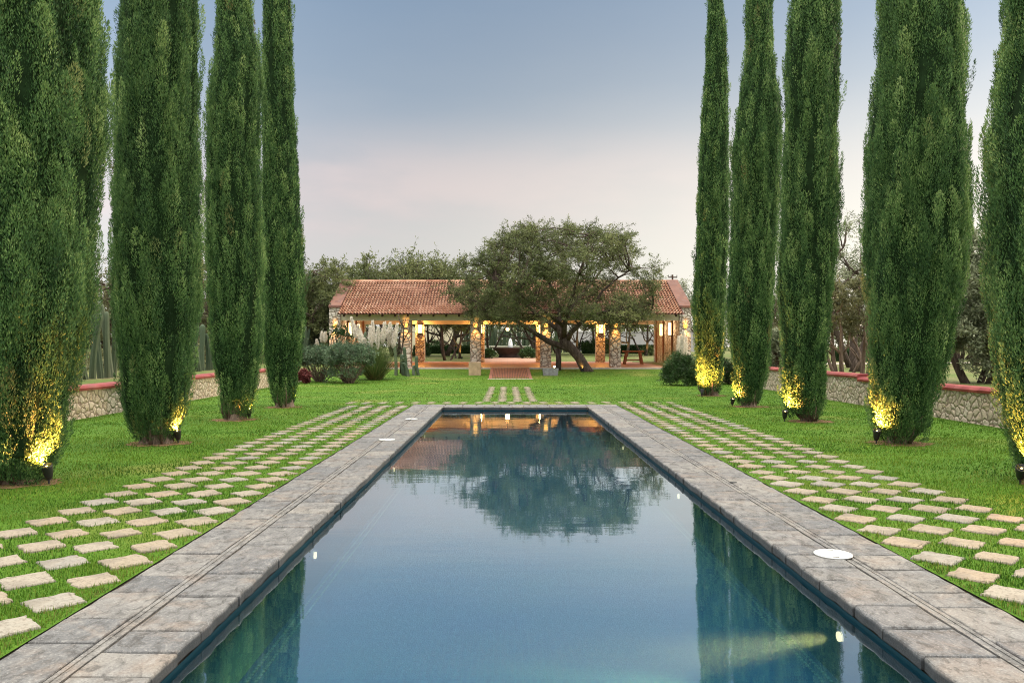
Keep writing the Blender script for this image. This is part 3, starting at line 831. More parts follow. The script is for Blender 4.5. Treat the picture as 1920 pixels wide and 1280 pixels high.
# ------------------------------------------------------------------ lanterns
M_IRON = simple("black_iron", (.025, .022, .02), .5, .2, 10, .4)
M_GLOW = emit_mat("lantern_glass", (1.0, .66, .27), 4.2)
M_GLOW_SOFT = emit_mat("lantern_parchment", (1.0, .46, .085), 2.6)
def lantern(x, y, z, label, w=.26, h=.55, energy=55, face=-1, axis='y', group="lanterns on the pavilion"):
    """wall lantern: back plate, tall glass, top cap, bottom tray and corner bars; glass proud of the wall"""
    rz = {('y', -1): 0, ('x', 1): R(90), ('x', -1): R(-90)}[(axis, face)]
    t = thing("wall_lantern", label, "lantern", (x, y, z), rz, group)
    d = .16
    MB().box(-w * .6, w * .6, -.02, -.002, -h * .62, h * .62).build("back_plate", M_IRON, t)
    mb = MB(); mb.prism([(w / 2 * math.cos(a), -.02 - max(0, d * math.sin(a))) for a in np.linspace(0, math.pi, 9)], 'z', -h / 2, h / 2); mb.build("glass", M_GLOW, t)
    mb = MB(); mb.prism([(w * .58 * math.cos(a), -.021 - max(0, (d + .02) * math.sin(a))) for a in np.linspace(0, math.pi, 9)], 'z', h / 2 + .002, h / 2 + .035); mb.build("cap", M_IRON, t)
    mb = MB(); mb.prism([(w * .58 * math.cos(a), -.021 - max(0, (d + .02) * math.sin(a))) for a in np.linspace(0, math.pi, 9)], 'z', -h / 2 - .035, -h / 2 - .002); mb.build("tray", M_IRON, t)
    ld = bpy.data.lights.new("bulb", 'POINT'); ld.energy = energy * 2.3; ld.color = (1, .44, .10) if axis == 'y' else (1, .68, .40); ld.shadow_soft_size = .12
    lo = bpy.data.objects.new("bulb", ld); lo.location = (0, -.34, .05); link(lo, t)
    return t
words = ["first", "second", "third", "fourth"]
for k, x in enumerate(COLX):
    lantern(x + .02, YB - .001, 2.83, f"tall glowing lantern on the {words[k]} rear stone column from the left", .30, .56, 86)
def sconce(x, y, z, label, energy=26):
    """small half-round clay sconce, open above and below, that washes the stone with light"""
    t = thing("wall_sconce", label, "sconce", (x, y, z), 0, "sconces on the pavilion front")
    mb = MB(); n = 9; vs = []
    for zz, rr in ((-.11, .08), (0, .115), (.11, .13)):
        for a in np.linspace(0, math.pi, n): vs.append((rr * math.cos(a), -.004 - rr * math.sin(a), zz))
    mb.add(vs, [(j * n + i, j * n + i + 1, (j + 1) * n + i + 1, (j + 1) * n + i) for j in range(2) for i in range(n - 1)])
    mb.build("shade", M_GLOW_SOFT, t, True)
    mb = MB(); mb.lathe([(.012, -.03), (.03, 0), (.026, .05), (.008, .07)], (0, -.05, 0), 10); mb.build("bulb_glass", M_GLOW, t, True)
    for dz, aim, k in ((-.13, (0, .30, -.75), 2.2), (.12, (0, .5, .30), .5)):
        ld = bpy.data.lights.new("bulb", 'SPOT'); ld.energy = energy * k; ld.color = (1, .47, .12); ld.shadow_soft_size = .05; ld.spot_size = R(80); ld.spot_blend = .8
        lo = bpy.data.objects.new("bulb", ld); lo.location = (0, -.19, dz); lo.rotation_euler = Vector(aim).to_track_quat('-Z', 'Y').to_euler(); link(lo, t)
for k, x in enumerate(COLX):
    sconce(x, YF, 2.86, f"small amber sconce on the front of the {words[k]} front column from the left", 28)
sconce(-10.08, YF - .05, 2.80, "small amber sconce on the left end pier of the pavilion", 40)
sconce(10.40, YF - .05, 2.80, "small amber sconce on the right end pier of the pavilion", 40)
for s, xi, side in ((1, IX0, "left"), (-1, IX1, "right")):
    for yy, wh in ((48.07, "front"), (50.77, "rear")):
        lantern(xi + s * .10, yy, 2.70, f"{wh} glowing lantern on the inner face of the {side} end wall", .24, .75, 34, s, 'x', "lanterns inside the pavilion end walls")
t = thing("hanging_lantern", "bright round lamp hanging under the rear beam of the pavilion", "lamp", (0, 53.2, 2.80))
mb = MB(); mb.lathe([(.02, -.13), (.09, -.10), (.13, 0), (.09, .10), (.03, .13)], seg=14); mb.build("globe", M_GLOW, t, True)
mb = MB(); mb.tube([(0, 0, .13), (0, 0, .9)], .012, 6); mb.lathe([(.1, .11), (.05, .17), (.02, .2)], seg=12); mb.build("stem", M_IRON, t)
ld = bpy.data.lights.new("bulb", 'POINT'); ld.energy = 45; ld.color = (1, .52, .16); ld.shadow_soft_size = .14
link(bpy.data.objects.new("bulb", ld), t).location = (0, -.3, 0)

# ------------------------------------------------------------------ table under the roof, stone block, trough, prop post
t = thing("wooden_table", "rustic reddish wooden table with splayed legs on the pavilion floor", "table", (W(1187, 682, 50.4).x, 50.4, floor_z(50.4)))
MB().box(-.64, .64, -.40, .40, .78, .87).build("tabletop", M_WOOD, t, bevel=.012)
for sx in (-1, 1):
    for sy in (-1, 1):
        mb = MB(); a, b = Vector((sx * .42, sy * .24, .78)), Vector((sx * .56, sy * .33, 0))
        q = .055
        mb.add([(b.x - q, b.y - q, 0), (b.x + q, b.y - q, 0), (b.x + q, b.y + q, 0), (b.x - q, b.y + q, 0), (a.x - q, a.y - q, .78), (a.x + q, a.y - q, .78), (a.x + q, a.y + q, .78), (a.x - q, a.y + q, .78)],
               [(0, 3, 2, 1), (4, 5, 6, 7), (0, 1, 5, 4), (1, 2, 6, 5), (2, 3, 7, 6), (3, 0, 4, 7)]); mb.build("leg", M_WOOD, t)
MB().box(-.46, .46, -.03, .03, .24, .32).build("stretcher", M_WOOD, t)
for sx in (-1, 1): MB().box(sx * .46 - .03, sx * .46 + .03, -.25, .25, .20, .27).build("stretcher", M_WOOD, t)
M_BLOCK = simple("tan_stone_block", (.36, .26, .165), .9, .25, 5, .2, 0, .6)
p = W(890.5, 702, 40.8)
o = MB().box(-.31, .31, -.31, .31, -.06, .66).build("stone_block", M_BLOCK, None, bevel=.025); o.location = (p.x, 40.8, gz(p.x, 40.8))
tag(o, "square tan stone block on the grass left of the brick ramp", "stone block")
p = W(1032, 704, 40.5)
t = thing("stone_trough", "grey stone trough with a small lamp right of the brick ramp", "trough", (p.x, 40.5, gz(p.x, 40.5)))
M_TROUGH = simple("grey_stone", (.20, .20, .205), .85, .25, 8, .2, 0, .5)
mb = MB()
mb.add([(-.36, -.2, -.05), (.36, -.2, -.05), (.36, .2, -.05), (-.36, .2, -.05), (-.41, -.24, .36), (.41, -.24, .36), (.41, .24, .36), (-.41, .24, .36), (-.34, -.17, .36), (.34, -.17, .36), (.34, .17, .36), (-.34, .17, .36), (-.32, -.15, .22), (.32, -.15, .22), (.32, .15, .22), (-.32, .15, .22)],
       [(0, 3, 2, 1), (0, 1, 5, 4), (1, 2, 6, 5), (2, 3, 7, 6), (3, 0, 4, 7), (4, 5, 9, 8), (5, 6, 10, 9), (6, 7, 11, 10), (7, 4, 8, 11), (8, 9, 13, 12), (9, 10, 14, 13), (10, 11, 15, 14), (11, 8, 12, 15), (12, 13, 14, 15)])
mb.build("basin", M_TROUGH, t)
q = thing("small_lamp", "small bright lamp on the rim of the grey stone trough", "lamp", (p.x + .2, 40.32, gz(p.x, 40.5) + .36))
MB().lathe([(.05, 0), (.05, .03), (.035, .05)], seg=10).build("base", M_IRON, q)
MB().lathe([(.01, .05), (.045, .07), (.05, .10), (.01, .14)], seg=10).build("bulb", emit_mat("bulb_glow", (1, .75, .35), 40), q, True)

# ------------------------------------------------------------------ beyond the pavilion: terrace paving, fountain, walls, hedge
def pave(name, x0, x1, y0, y1, lift, mat):
    ys_ = np.linspace(y0, y1, 12); V = []
    for y in ys_: V += [(x0, y, gz((x0 + x1) / 2, y) + lift), (x1, y, gz((x0 + x1) / 2, y) + lift)]
    tag(np_obj(name, V, [(2 * i, 2 * i + 1, 2 * i + 3, 2 * i + 2) for i in range(11)], mat), kind='structure')
pave("terrace_paving", -2.3, 2.6, 54.8, 62.4, .012, M_FLOOR)
fx = W(957, 660, 63).x; fz = gz(fx, 63)
t = thing("fountain", "dark round stone fountain basin with a white water jet", "fountain", (fx, 63.6, fz))
M_FOUNT = simple("dark_stone", (.055, .035, .028), .7, .35, 4, .3)
MB().lathe([(.95, -.1), (.95, .12), (.9, .2), (1.1, .45), (1.42, .72), (1.46, .80), (1.40, .82), (1.32, .80), (1.25, .70)], seg=32).build("basin", M_FOUNT, t, True)
MB().lathe([(1.28, .735), (.6, .74), (.01, .74)], seg=32).build("water", simple("fountain_water", (.06, .08, .08), .05, .1, 3, .5), t)
MB().lathe([(.20, .74), (.19, 1.0), (.15, 1.3), (.07, 1.5), (.01, 1.56)], seg=12).build("water_jet", simple("foaming_water", (.85, .86, .88), .5, .05, 20), t, True)

M_CREAM = simple("cream_wall", (.62, .56, .42), .9, .08, 2, .15)
M_WHITEWALL = simple("white_wall", (.68, .66, .62), .9, .08, 2, .15)
def far_wall(x0, x1, Y, ytop, label, mat):
    X0, X1 = W(x0, 640, Y).x, W(x1, 640, Y).x; zt = W(0, ytop, Y).z; zb = gz((X0 + X1) / 2, Y) - .3
    t = thing("boundary_wall", label, "wall", ((X0 + X1) / 2, Y, 0)); w = (X1 - X0) / 2
    MB().box(-w, w, 0, .3, zb, zt - .1).build("panel", mat, t); MB().box(-w - .03, w + .03, -.05, .35, zt - .097, zt).build("coping", mat, t)
far_wall(770, 866, 84, 606, "tall cream plastered wall behind the trees left of the fountain", M_CREAM)
far_wall(866.6, 1010, 84, 648, "low white wall under the cactus row behind the fountain", M_WHITEWALL)
far_wall(1060, 1330, 96, 622, "long greyish wall behind the grove right of the pavilion", simple("grey_wall", (.34, .33, .34), .9, .08, 2, .15))

# ------------------------------------------------------------------ cypresses
M_CYP = leaf_mat("cypress_foliage", [(0, (.012, .036, .013)), (.3, (.042, .105, .034)), (.62, (.115, .215, .066)), (.85, (.195, .305, .096)), (1, (.29, .39, .145))], .18, .9, .55)
M_CYPCORE = simple("cypress_inside", (.010, .022, .008), .95, .4, 6, .05)  # colour kept very dark to stand in for shade within the crown
M_BARK = Mat("grey_bark"); m = M_BARK
n1 = m.noise(6, 6, .65, m.mapping((2.2, 2.2, .5)), .4)
M_BARK = m.done(m.ramp(n1.outputs[0], [(.32, (.07, .048, .035)), (.55, (.17, .125, .095)), (.75, (.30, .24, .19))]), .95, m.bump(n1.outputs[0], .9, .04), .1)
M_SOIL = simple("bare_soil", (.17, .105, .06), .95, .35, 9, .05, 0, .6)

def cypress(label, prof, Y, base, seed, blade, n_per=15, top_ext=(2.2, .35)):
    """prof: photo rows (y, left edge, right edge); base: (left, right, y) of the stem; all at distance Y"""
    rng = np.random.default_rng(seed)
    bx = ((base[0] + base[1]) / 2 - CX) * Y / F; br_ = max(.12, (base[1] - base[0]) / 2 * Y / F)
    zz = np.array([EYE - (p[0] - CY) * Y / F for p in prof]); cx = np.array([((p[1] + p[2]) / 2 - CX) * Y / F for p in prof]) - bx
    rr = np.array([(p[2] - p[1]) / 2 * Y / F for p in prof]) * .96
    o = np.argsort(zz); zz, cx, rr = zz[o], cx[o], rr[o]
    th = top_ext[0]
    for f_, g in ((.35, .86), (.65, .62), (.88, .32), (1.0, .06)):
        zz = np.append(zz, zz[len(prof) - 1] + th * f_); cx = np.append(cx, cx[len(prof) - 1]); rr = np.append(rr, rr[len(prof) - 1] * g)
    zlo, zhi = zz[0], zz[-1]
    rad = lambda z: np.interp(z, zz, rr); cen = lambda z: np.interp(z, zz, cx)
    t = thing("cypress_tree", label, "cypress", (bx, Y, gz(bx, Y)), 0, "tall cypresses lining the pool lawn")
    # inner shell; its dark colour puts shade into the gaps between plumes
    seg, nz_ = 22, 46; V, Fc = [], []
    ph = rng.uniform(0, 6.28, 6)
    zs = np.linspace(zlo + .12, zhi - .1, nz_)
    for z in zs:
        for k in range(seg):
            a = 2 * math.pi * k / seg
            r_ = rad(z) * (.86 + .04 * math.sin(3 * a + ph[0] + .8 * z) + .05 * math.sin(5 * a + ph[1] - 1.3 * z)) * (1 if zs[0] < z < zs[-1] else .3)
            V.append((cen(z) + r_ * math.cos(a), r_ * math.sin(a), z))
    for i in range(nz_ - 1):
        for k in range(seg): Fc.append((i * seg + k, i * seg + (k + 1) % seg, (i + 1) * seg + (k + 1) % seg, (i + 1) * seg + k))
    # rising plumes
    zc = np.linspace(zlo, zhi, 400); cdf = np.cumsum(rad(zc) + .08 + .35 * np.clip(1 - (zc - zlo) / .8, 0, 1)); cdf /= cdf[-1]
    area = float(np.sum(2 * math.pi * rad(zc)) * (zhi - zlo) / 400)
    nt_ = int(area * 31)
    z0 = np.interp(rng.random(nt_), cdf, zc); th_ = rng.uniform(0, 2 * math.pi, nt_)
    ln = rng.uniform(.30, .85, nt_) * (.8 + .35 * min(1.2, rr.max())); w = rng.uniform(.055, .125, nt_) * (.75 + .4 * min(1.2, rr.max()))
    low = np.clip(1 - (z0 - zlo) / 1.1, 0, 1)
    z0 = np.minimum(z0 - ln * .35, zhi - ln * .8); z0 = np.maximum(z0, zlo - .12)
    al = rng.uniform(R(0), R(9), nt_) + low * rng.uniform(R(0), R(20), nt_)
    out_ = np.stack([np.cos(th_), np.sin(th_), np.zeros(nt_)], 1)
    ax = unit(out_ * np.sin(al)[:, None] + np.array([0, 0, 1.0]) * np.cos(al)[:, None] + rng.normal(size=(nt_, 3)) * .07)
    lump = .045 * np.sin(3 * th_ + ph[2] + 1.1 * z0) + .07 * np.sin(9 * th_ + ph[3] + 1.6 * np.sin(1.1 * z0 + ph[4])) + .03 * np.sin(15 * th_ + ph[5] - 1.9 * z0) + -rng.exponential(.04, nt_) + .010
    lump = np.minimum(lump, .022 + rng.normal(size=nt_) * .012)
    zm = z0 + ln * .55
    rb = np.maximum(rad(zm) * (1 + lump) - w * .85 - np.sin(al) * ln * .45, .02)
    B = out_ * rb[:, None] + np.stack([cen(zm), np.zeros(nt_), z0], 1)
    tuft_t = np.clip(rng.normal(.50, .17, nt_) + lump * 1.2, .05, .97)  # set-back plumes tinted darker: groove shade put into the colour
    brown = rng.random(nt_) < .012; tuft_t[brown] = rng.uniform(1.3, 1.5, brown.sum())
    ns = np.maximum(8, (n_per * ln / .6 * w / .1 * (.075 / blade[0]) ** 2 * 5).astype(int))
    idx = np.repeat(np.arange(nt_), ns); n = len(idx)
    tt = rng.random(n) ** .85
    rho = w[idx] * np.sqrt(np.clip(1 - (2 * tt - .9) ** 2, .04, 1)) * (rng.random(n) ** .30)
    e1 = unit(np.cross(ax, np.array([.3, .5, .81]))); e2 = np.cross(ax, e1)
    # lean the sprays to the outer side of each plume
    phi = rng.uniform(0, 2 * math.pi, n); rv = e1[idx] * np.cos(phi)[:, None] + e2[idx] * np.sin(phi)[:, None]
    flip = np.sum(rv * out_[idx], 1) < -.25; rv[flip] *= -1
    P = B[idx] + ax[idx] * (ln[idx] * tt)[:, None] + rv * rho[:, None]
    Dv = unit(ax[idx] * 1.0 + rv * .32 + rng.normal(size=(n, 3)) * .24)
    tint = np.where(tuft_t[idx] > 1.2, tuft_t[idx], np.clip(tuft_t[idx] + .34 * (tt - .5) + rng.normal(size=n) * .14, 0, 1))  # lighter towards each tip: new growth, and lit tips put into the colour
    parts = [blades(P, Dv, rng.uniform(.7, 1.3, n) * blade[0], rng.uniform(.7, 1.3, n) * blade[1], rng, tint)]
    # finer inner layer that closes the crown between the plumes
    nb_ = int(n * .55); zb = np.interp(rng.random(nb_), cdf, zc); tb = rng.uniform(0, 2 * math.pi, nb_)
    ob = np.stack([np.cos(tb), np.sin(tb), np.zeros(nb_)], 1)
    lb = np.minimum(.045 * np.sin(3 * tb + ph[2] + 1.1 * zb) + .07 * np.sin(9 * tb + ph[3] + 1.6 * np.sin(1.1 * zb + ph[4])) + .03 * np.sin(15 * tb + ph[5] - 1.9 * zb), .0)
    Pb = ob * (rad(zb) * (.94 + lb - .07 * rng.random(nb_)))[:, None] + np.stack([cen(zb), np.zeros(nb_), zb], 1)
    cl = .5 + .22 * np.sin(17 * tb + 3.1 * zb + ph[0]) * np.sin(5.3 * zb + 2 * np.sin(4 * tb) + ph[1])
    parts.append(blades(Pb, unit(ob * .38 + np.array([0, 0, 1.0]) + rng.normal(size=(nb_, 3)) * .28), rng.uniform(.7, 1.3, nb_) * blade[0], rng.uniform(.7, 1.3, nb_) * blade[1], rng, np.clip(cl - .06 + rng.normal(size=nb_) * .17, 0, 1)))
    # a few stray shoots off the outline
    k = int(nt_ * .006)
    if k:
        zi = rng.uniform(zlo + .6, zhi - .5, k); ti = rng.uniform(0, 6.283, k); oi = np.stack([np.cos(ti), np.sin(ti), np.zeros(k)], 1)
        Bi = oi * (rad(zi) * .93)[:, None] + np.stack([cen(zi), np.zeros(k), zi], 1)
        ii = np.repeat(np.arange(k), 16); s_ = rng.random(len(ii))
        di = unit(oi * .7 + np.array([0, 0, 1.0]))[ii]
        Pi = Bi[ii] + di * (s_ * .26)[:, None]
        parts.append(blades(Pi, unit(di + rng.normal(size=(len(ii), 3)) * .5), np.full(len(ii), blade[0] * .8), np.full(len(ii), blade[1] * .9), rng, np.full(len(ii), .4)))
    V2, F2, T2 = join(parts)
    nb = len(V2)
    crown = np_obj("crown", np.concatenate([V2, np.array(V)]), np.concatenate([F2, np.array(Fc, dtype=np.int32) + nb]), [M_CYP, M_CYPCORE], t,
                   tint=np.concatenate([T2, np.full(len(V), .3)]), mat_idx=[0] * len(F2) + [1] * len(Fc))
    # fluted stem and bare shoots at the foot
    mb = MB(); pts = []
    seg = 14; fl = rng.uniform(.75, 1.2, seg); vs = []
    lv = [(-.12, 1.25), (.02, 1.08), (.15, .92), (.4, .82), (.9, .7), (1.6, .55)]
    for z, k in lv:
        for s_ in range(seg):
            a = 2 * math.pi * s_ / seg; r_ = br_ * k * (1 + (fl[s_] - 1) * (1.4 if z < .3 else .6))
            vs.append((r_ * math.cos(a) + (float(cen(max(z, zlo))) * min(1, max(0, z) / 1.6)), r_ * math.sin(a), z))
    mb.add(vs, [(i * seg + s_, i * seg + (s_ + 1) % seg, (i + 1) * seg + (s_ + 1) % seg, (i + 1) * seg + s_) for i in range(len(lv) - 1) for s_ in range(seg)])
    for k in range(16):
        a = rng.uniform(0, 6.283); r0 = br_ * rng.uniform(.7, 1.1); r1 = rad(zlo + .35) * rng.uniform(.6, .95)
        p0 = Vector((r0 * math.cos(a), r0 * math.sin(a), .02)); p2 = Vector((r1 * math.cos(a) + float(cen(zlo + .4)), r1 * math.sin(a), zlo + rng.uniform(.25, .6)))
        mb.tube([p0, p0.lerp(p2, .5) + Vector((rng.normal() * .04, rng.normal() * .04, -.03)), p2], [.022, .016, .008], 5)
    mb.build("trunk", M_BARK, t, True)
    return t

def soil_patch(x, y, r):
    n = 26; V = [(0, 0, .016)]; rs = [r * random.uniform(.8, 1.2) for _ in range(n)]
    for k in range(n):
        a = 2 * math.pi * k / n; V.append((rs[k] * math.cos(a), rs[k] * .8 * math.sin(a), .006))
    o = np_obj("soil", V, [(0, k + 1, (k + 1) % n + 1) for k in range(n)], M_SOIL, smooth=True)
    o.location = (x, y, gz(x, y)); tag(o, kind='structure')

L1 = [(0, -132, 187), (100, -130, 182), (200, -132, 190), (260, -130, 192), (300, -126, 180), (400, -120, 174), (500, -118, 176), (560, -115, 173), (600, -110, 168), (650, -100, 150), (700, -92, 138), (750, -80, 126), (800, -62, 112), (840, -45, 112), (870, -35, 98), (895, -15, 72)]
L2 = [(0, 231, 372), (80, 222, 372), (150, 218, 372), (300, 216, 375), (400, 214, 378), (500, 213, 378), (560, 211, 380), (640, 222, 364), (700, 227, 357), (760, 232, 350), (790, 245, 342), (812, 262, 332)]
L3 = [(0, 405, 471), (60, 404, 478), (100, 402, 490), (160, 390, 492), (300, 385, 489), (400, 386, 492), (500, 387, 495), (600, 389, 492), (680, 397, 487), (710, 408, 482), (735, 413, 478), (762, 414, 474), (775, 424, 466)]
L4 = [(0, 493, 546), (60, 493, 549), (110, 492, 550), (200, 490, 552), (300, 490, 559), (400, 489, 565), (500, 489, 572), (600, 490, 574), (680, 495, 562), (720, 503, 556), (745, 511, 552), (755, 516, 548)]
R5 = [(0, 1329, 1355), (50, 1325, 1362), (150, 1320, 1364), (250, 1312, 1368), (350, 1308, 1368), (450, 1304, 1366), (550, 1298, 1362), (640, 1302, 1358), (690, 1306, 1356), (720, 1308, 1354), (733, 1314, 1348)]
R4 = [(0, 1398, 1448), (100, 1398, 1451), (150, 1390, 1457), (200, 1383, 1465), (280, 1370, 1468), (400, 1369, 1460), (500, 1365, 1455), (600, 1361, 1450), (680, 1374, 1444), (730, 1375, 1430), (752, 1384, 1424)]
R3 = [(0, 1489, 1577), (40, 1478, 1576), (100, 1472, 1576), (180, 1471, 1575), (250, 1471, 1570), (350, 1463, 1575), (450, 1460, 1570), (550, 1455, 1562), (640, 1466, 1551), (700, 1469, 1548), (750, 1471, 1546), (775, 1484, 1538)]
R2 = [(0, 1650, 1800), (60, 1647, 1808), (130, 1645, 1808), (200, 1637, 1806), (300, 1627, 1812), (400, 1625, 1815), (500, 1625, 1806), (600, 1628, 1790), (700, 1634, 1765), (760, 1636, 1738), (795, 1636, 1742), (815, 1654, 1722)]
R1 = [(0, 1884, 2080), (60, 1890, 2090), (110, 1882, 2100), (180, 1870, 2112), (230, 1861, 2120), (300, 1858, 2124), (400, 1859, 2126), (450, 1858, 2124), (550, 1864, 2118), (650, 1876, 2108), (700, 1885, 2098), (760, 1893, 2090), (800, 1900, 2085), (850, 1903, 2070), (885, 1925, 2045)]
cypress("huge cypress cut off by the left photo edge, nearest the camera", L1, 9.3, (0, 62, 906), 1, (.040, .0095), 15, (2.6, .3))
cypress("broad cypress second from the camera on the left, lit at its right foot", L2, 13.1, (270, 320, 831), 2, (.044, .0108), 15)
cypress("slim cypress third from the camera on the left side of the pool", L3, 17.3, (425, 457, 788), 3, (.052, .0130), 14)
cypress("narrowest cypress on the left side, farthest left one from the camera", L4, 21.0, (518, 548, 763), 4, (.060, .0155), 14)
cypress("thin pointed cypress nearest the pavilion on the right side", R5, 26.0, (1318, 1346, 741), 5, (.072, .019), 14)
cypress("slender tapering cypress second from the pavilion on the right side", R4, 21.2, (1391, 1416, 762), 6, (.060, .0155), 14)
cypress("middle cypress of the right row with short visible trunk", R3, 17.0, (1503, 1532, 790), 7, (.052, .0130), 14)
cypress("broad cypress second from the camera on the right, brightly lit at its left foot", R2, 13.1, (1669, 1706, 831), 8, (.044, .0108), 15)
cypress("cypress cut off by the right photo edge, nearest the camera", R1, 9.2, (1970, 2025, 908), 9, (.040, .0095), 15, (2.6, .3))
for x, y, Y in ((30, 906, 9.3), (295, 831, 13.1), (441, 788, 17.3), (532, 763, 21), (1332, 741, 26), (1403, 762, 21.2), (1518, 790, 17), (1688, 831, 13.1), (1997, 908, 9.2)):
    soil_patch(W(x, y, Y).x, Y, .50)

# ------------------------------------------------------------------ garden uplights at the cypress feet
M_BLACK = simple("black_metal", (.018, .018, .02), .45, .2, 8, .4)
M_LENS = emit_mat("uplight_lens", (1, .72, .22), 30)
def uplight(x, ypx, target, label, energy):
    Y = EYE * F / (ypx - CY); p = W(x, ypx, Y); loc = Vector((p.x, Y, gz(p.x, Y)))
    d = (Vector(target) - loc - Vector((0, 0, .16))); 
    t = thing("garden_uplight", label, "spotlight", loc, 0, "black uplights at the feet of the cypresses")
    MB().lathe([(.010, -.1), (.012, .05), (.03, .055), (.03, .075), (.012, .08)], seg=10).build("spike", M_BLACK, t)
    q = d.to_track_quat('Z', 'Y'); hd = Vector((0, 0, .085))
    mb = MB(); mb.lathe([(.035, -.01), (.046, .02), (.055, .09), (.062, .15), (.062, .165), (.052, .165), (.052, .150)], seg=18); o = mb.build("housing", M_BLACK, t, True); o.rotation_mode = 'QUATERNION'; o.rotation_quaternion = q; o.location = hd
    mb = MB(); mb.lathe([(.050, .146), (.046, .149), (.01, .150)], seg=16); o = mb.build("lens", M_LENS, t); o.rotation_mode = 'QUATERNION'; o.rotation_quaternion = q; o.location = hd
    ld = bpy.data.lights.new("lamp", 'SPOT'); ld.energy = energy * 4.0; ld.color = (1, .385, .09); ld.spot_size = R(150); ld.spot_blend = 1.0; ld.shadow_soft_size = .03
    lo = bpy.data.objects.new("lamp", ld); lo.rotation_mode = 'QUATERNION'; lo.rotation_quaternion = d.to_track_quat('-Z', 'Y'); lo.location = hd + d.normalized() * .18; link(lo, t)
def up(x, ypx, tx, ty_px, Y, label, e):
    uplight(x, ypx, W(tx, ty_px, Y), label, e)
up(92, 908, 68, 770, 8.9, "black uplight beside the huge near left cypress", 150)
up(334, 831, 322, 722, 12.7, "black uplight right of the second left cypress", 150)
up(467, 786, 462, 712, 16.9, "black uplight at the third left cypress", 150)
up(548, 762, 546, 700, 20.7, "black uplight at the farthest left cypress", 110)
up(1316, 744, 1322, 660, 25.6, "black uplight at the thin cypress nearest the pavilion", 240)
up(1373, 762, 1380, 700, 20.8, "black uplight left of the slender right cypress", 130)
up(1471, 790, 1478, 700, 16.6, "black uplight left of the middle right cypress", 170)
up(1643, 832, 1652, 720, 12.7, "black uplight left of the brightly lit second right cypress", 190)
up(1913, 908, 1925, 800, 8.8, "black uplight at the near right cypress by the photo edge", 150)

# ------------------------------------------------------------------ small leaved trees
M_MESQ = leaf_mat("mesquite_leaf", [(0, (.042, .056, .022)), (.35, (.090, .115, .042)), (.7, (.155, .180, .070)), (1, (.24, .26, .11))], .35, .5, .5)
M_OLIVE = leaf_mat("olive_leaf", [(0, (.08, .10, .055)), (.4, (.16, .19, .11)), (.75, (.26, .29, .18)), (1, (.38, .40, .28))], .25, .6, .4)
M_SCRUB = leaf_mat("dry_scrub_leaf", [(0, (.07, .075, .035)), (.4, (.12, .125, .06)), (.75, (.19, .19, .09)), (1, (.27, .25, .13))], .3, .5, .4)
M_MBARK = Mat("dark_bark"); m = M_MBARK
n1 = m.noise(4, 6, .7, m.mapping((2.4, 2.4, .6)), .6)
M_MBARK = m.done(m.ramp(n1.outputs[0], [(.32, (.03, .022, .018)), (.55, (.085, .064, .053)), (.75, (.17, .135, .115))]), .95, m.bump(n1.outputs[0], 1.0, .06), .1)

def sprays(C, rad, rng, twigs, leaves, leaf, up_bias=.35, flat=.8, tint0=.5, droop=0.0, cvar=.16):
    """leafy twigs bursting from each cluster centre; returns leaf arrays and twig segments"""
    n = len(C); ci = np.repeat(np.arange(n), twigs); k = len(ci)
    d = rng.normal(size=(k, 3)); d[:, 2] = d[:, 2] * flat + up_bias; d = unit(d)
    Lt = rad[ci] * rng.uniform(.55, 1.15, k)
    base = C[ci] + rng.normal(size=(k, 3)) * (rad[ci] * .18)[:, None]
    ti = np.repeat(np.arange(k), leaves); m_ = len(ti); s_ = rng.random(m_) ** .75
    P = base[ti] + d[ti] * (Lt[ti] * s_)[:, None]; P[:, 2] -= droop * (Lt[ti] * s_) ** 2
    P += rng.normal(size=(m_, 3)) * leaf[0] * .35
    D_ = unit(d[ti] * .6 + rng.normal(size=(m_, 3)) * .75)
    ct = np.clip(rng.normal(tint0, cvar, n), .05, .95)
    tint = np.clip(ct[ci][ti] + rng.normal(size=m_) * .14, 0, 1)
    lv = blades(P, D_, leaf[0] * rng.uniform(.7, 1.35, m_), leaf[1] * rng.uniform(.7, 1.3, m_), rng, tint)
    tip = base + d * Lt[:, None]; tip[:, 2] -= droop * Lt ** 2
    return lv, base, tip
def twig_quads(A, B, w, rng):
    d = unit(B - A); s_ = unit(np.cross(d, rng.normal(size=d.shape))); u = np.cross(d, s_)
    out_ = []
    for v in (s_, u):
        out_.append(np.stack([A - v * w, A + v * w, B + v * w * .3, B - v * w * .3], 1).reshape(-1, 3))
    V = np.concatenate(out_); return V, np.arange(len(V)).reshape(-1, 4), np.full(len(V), .5)

def limb_path(a, b, rng, wob=.12, n=5, sag=0.0):
    a, b = Vector(a), Vector(b); L = (b - a).length; pts = []
    off = [Vector((rng.normal(), rng.normal(), rng.normal())) * wob * L for _ in range(2)]
    for i in range(n + 1):
        t = i / n; p = a.lerp(b, t) + (off[0] * math.sin(math.pi * t) + off[1] * math.sin(2 * math.pi * t) * .4) * .5; p.z += sag * L * math.sin(math.pi * t); pts.append(p)
    return pts

def branch_out(mb, limbs, C, rng, frac=.6, r0=.05):
    """thin branches from the nearest limb point to cluster centres"""
    P = np.array([tuple(p) for l in limbs for p in l[1:]]); 
    for c in C:
        if rng.random() > frac: continue
        dd = np.linalg.norm(P - c, axis=1) + np.maximum(0, P[:, 2] - c[2]) * 1.0
        a = P[np.argmin(dd)]
        pts = limb_path(a, c, rng, .14, 4); mb.tube(pts, list(np.linspace(r0, r0 * .3, len(pts))), 5, cap=False)

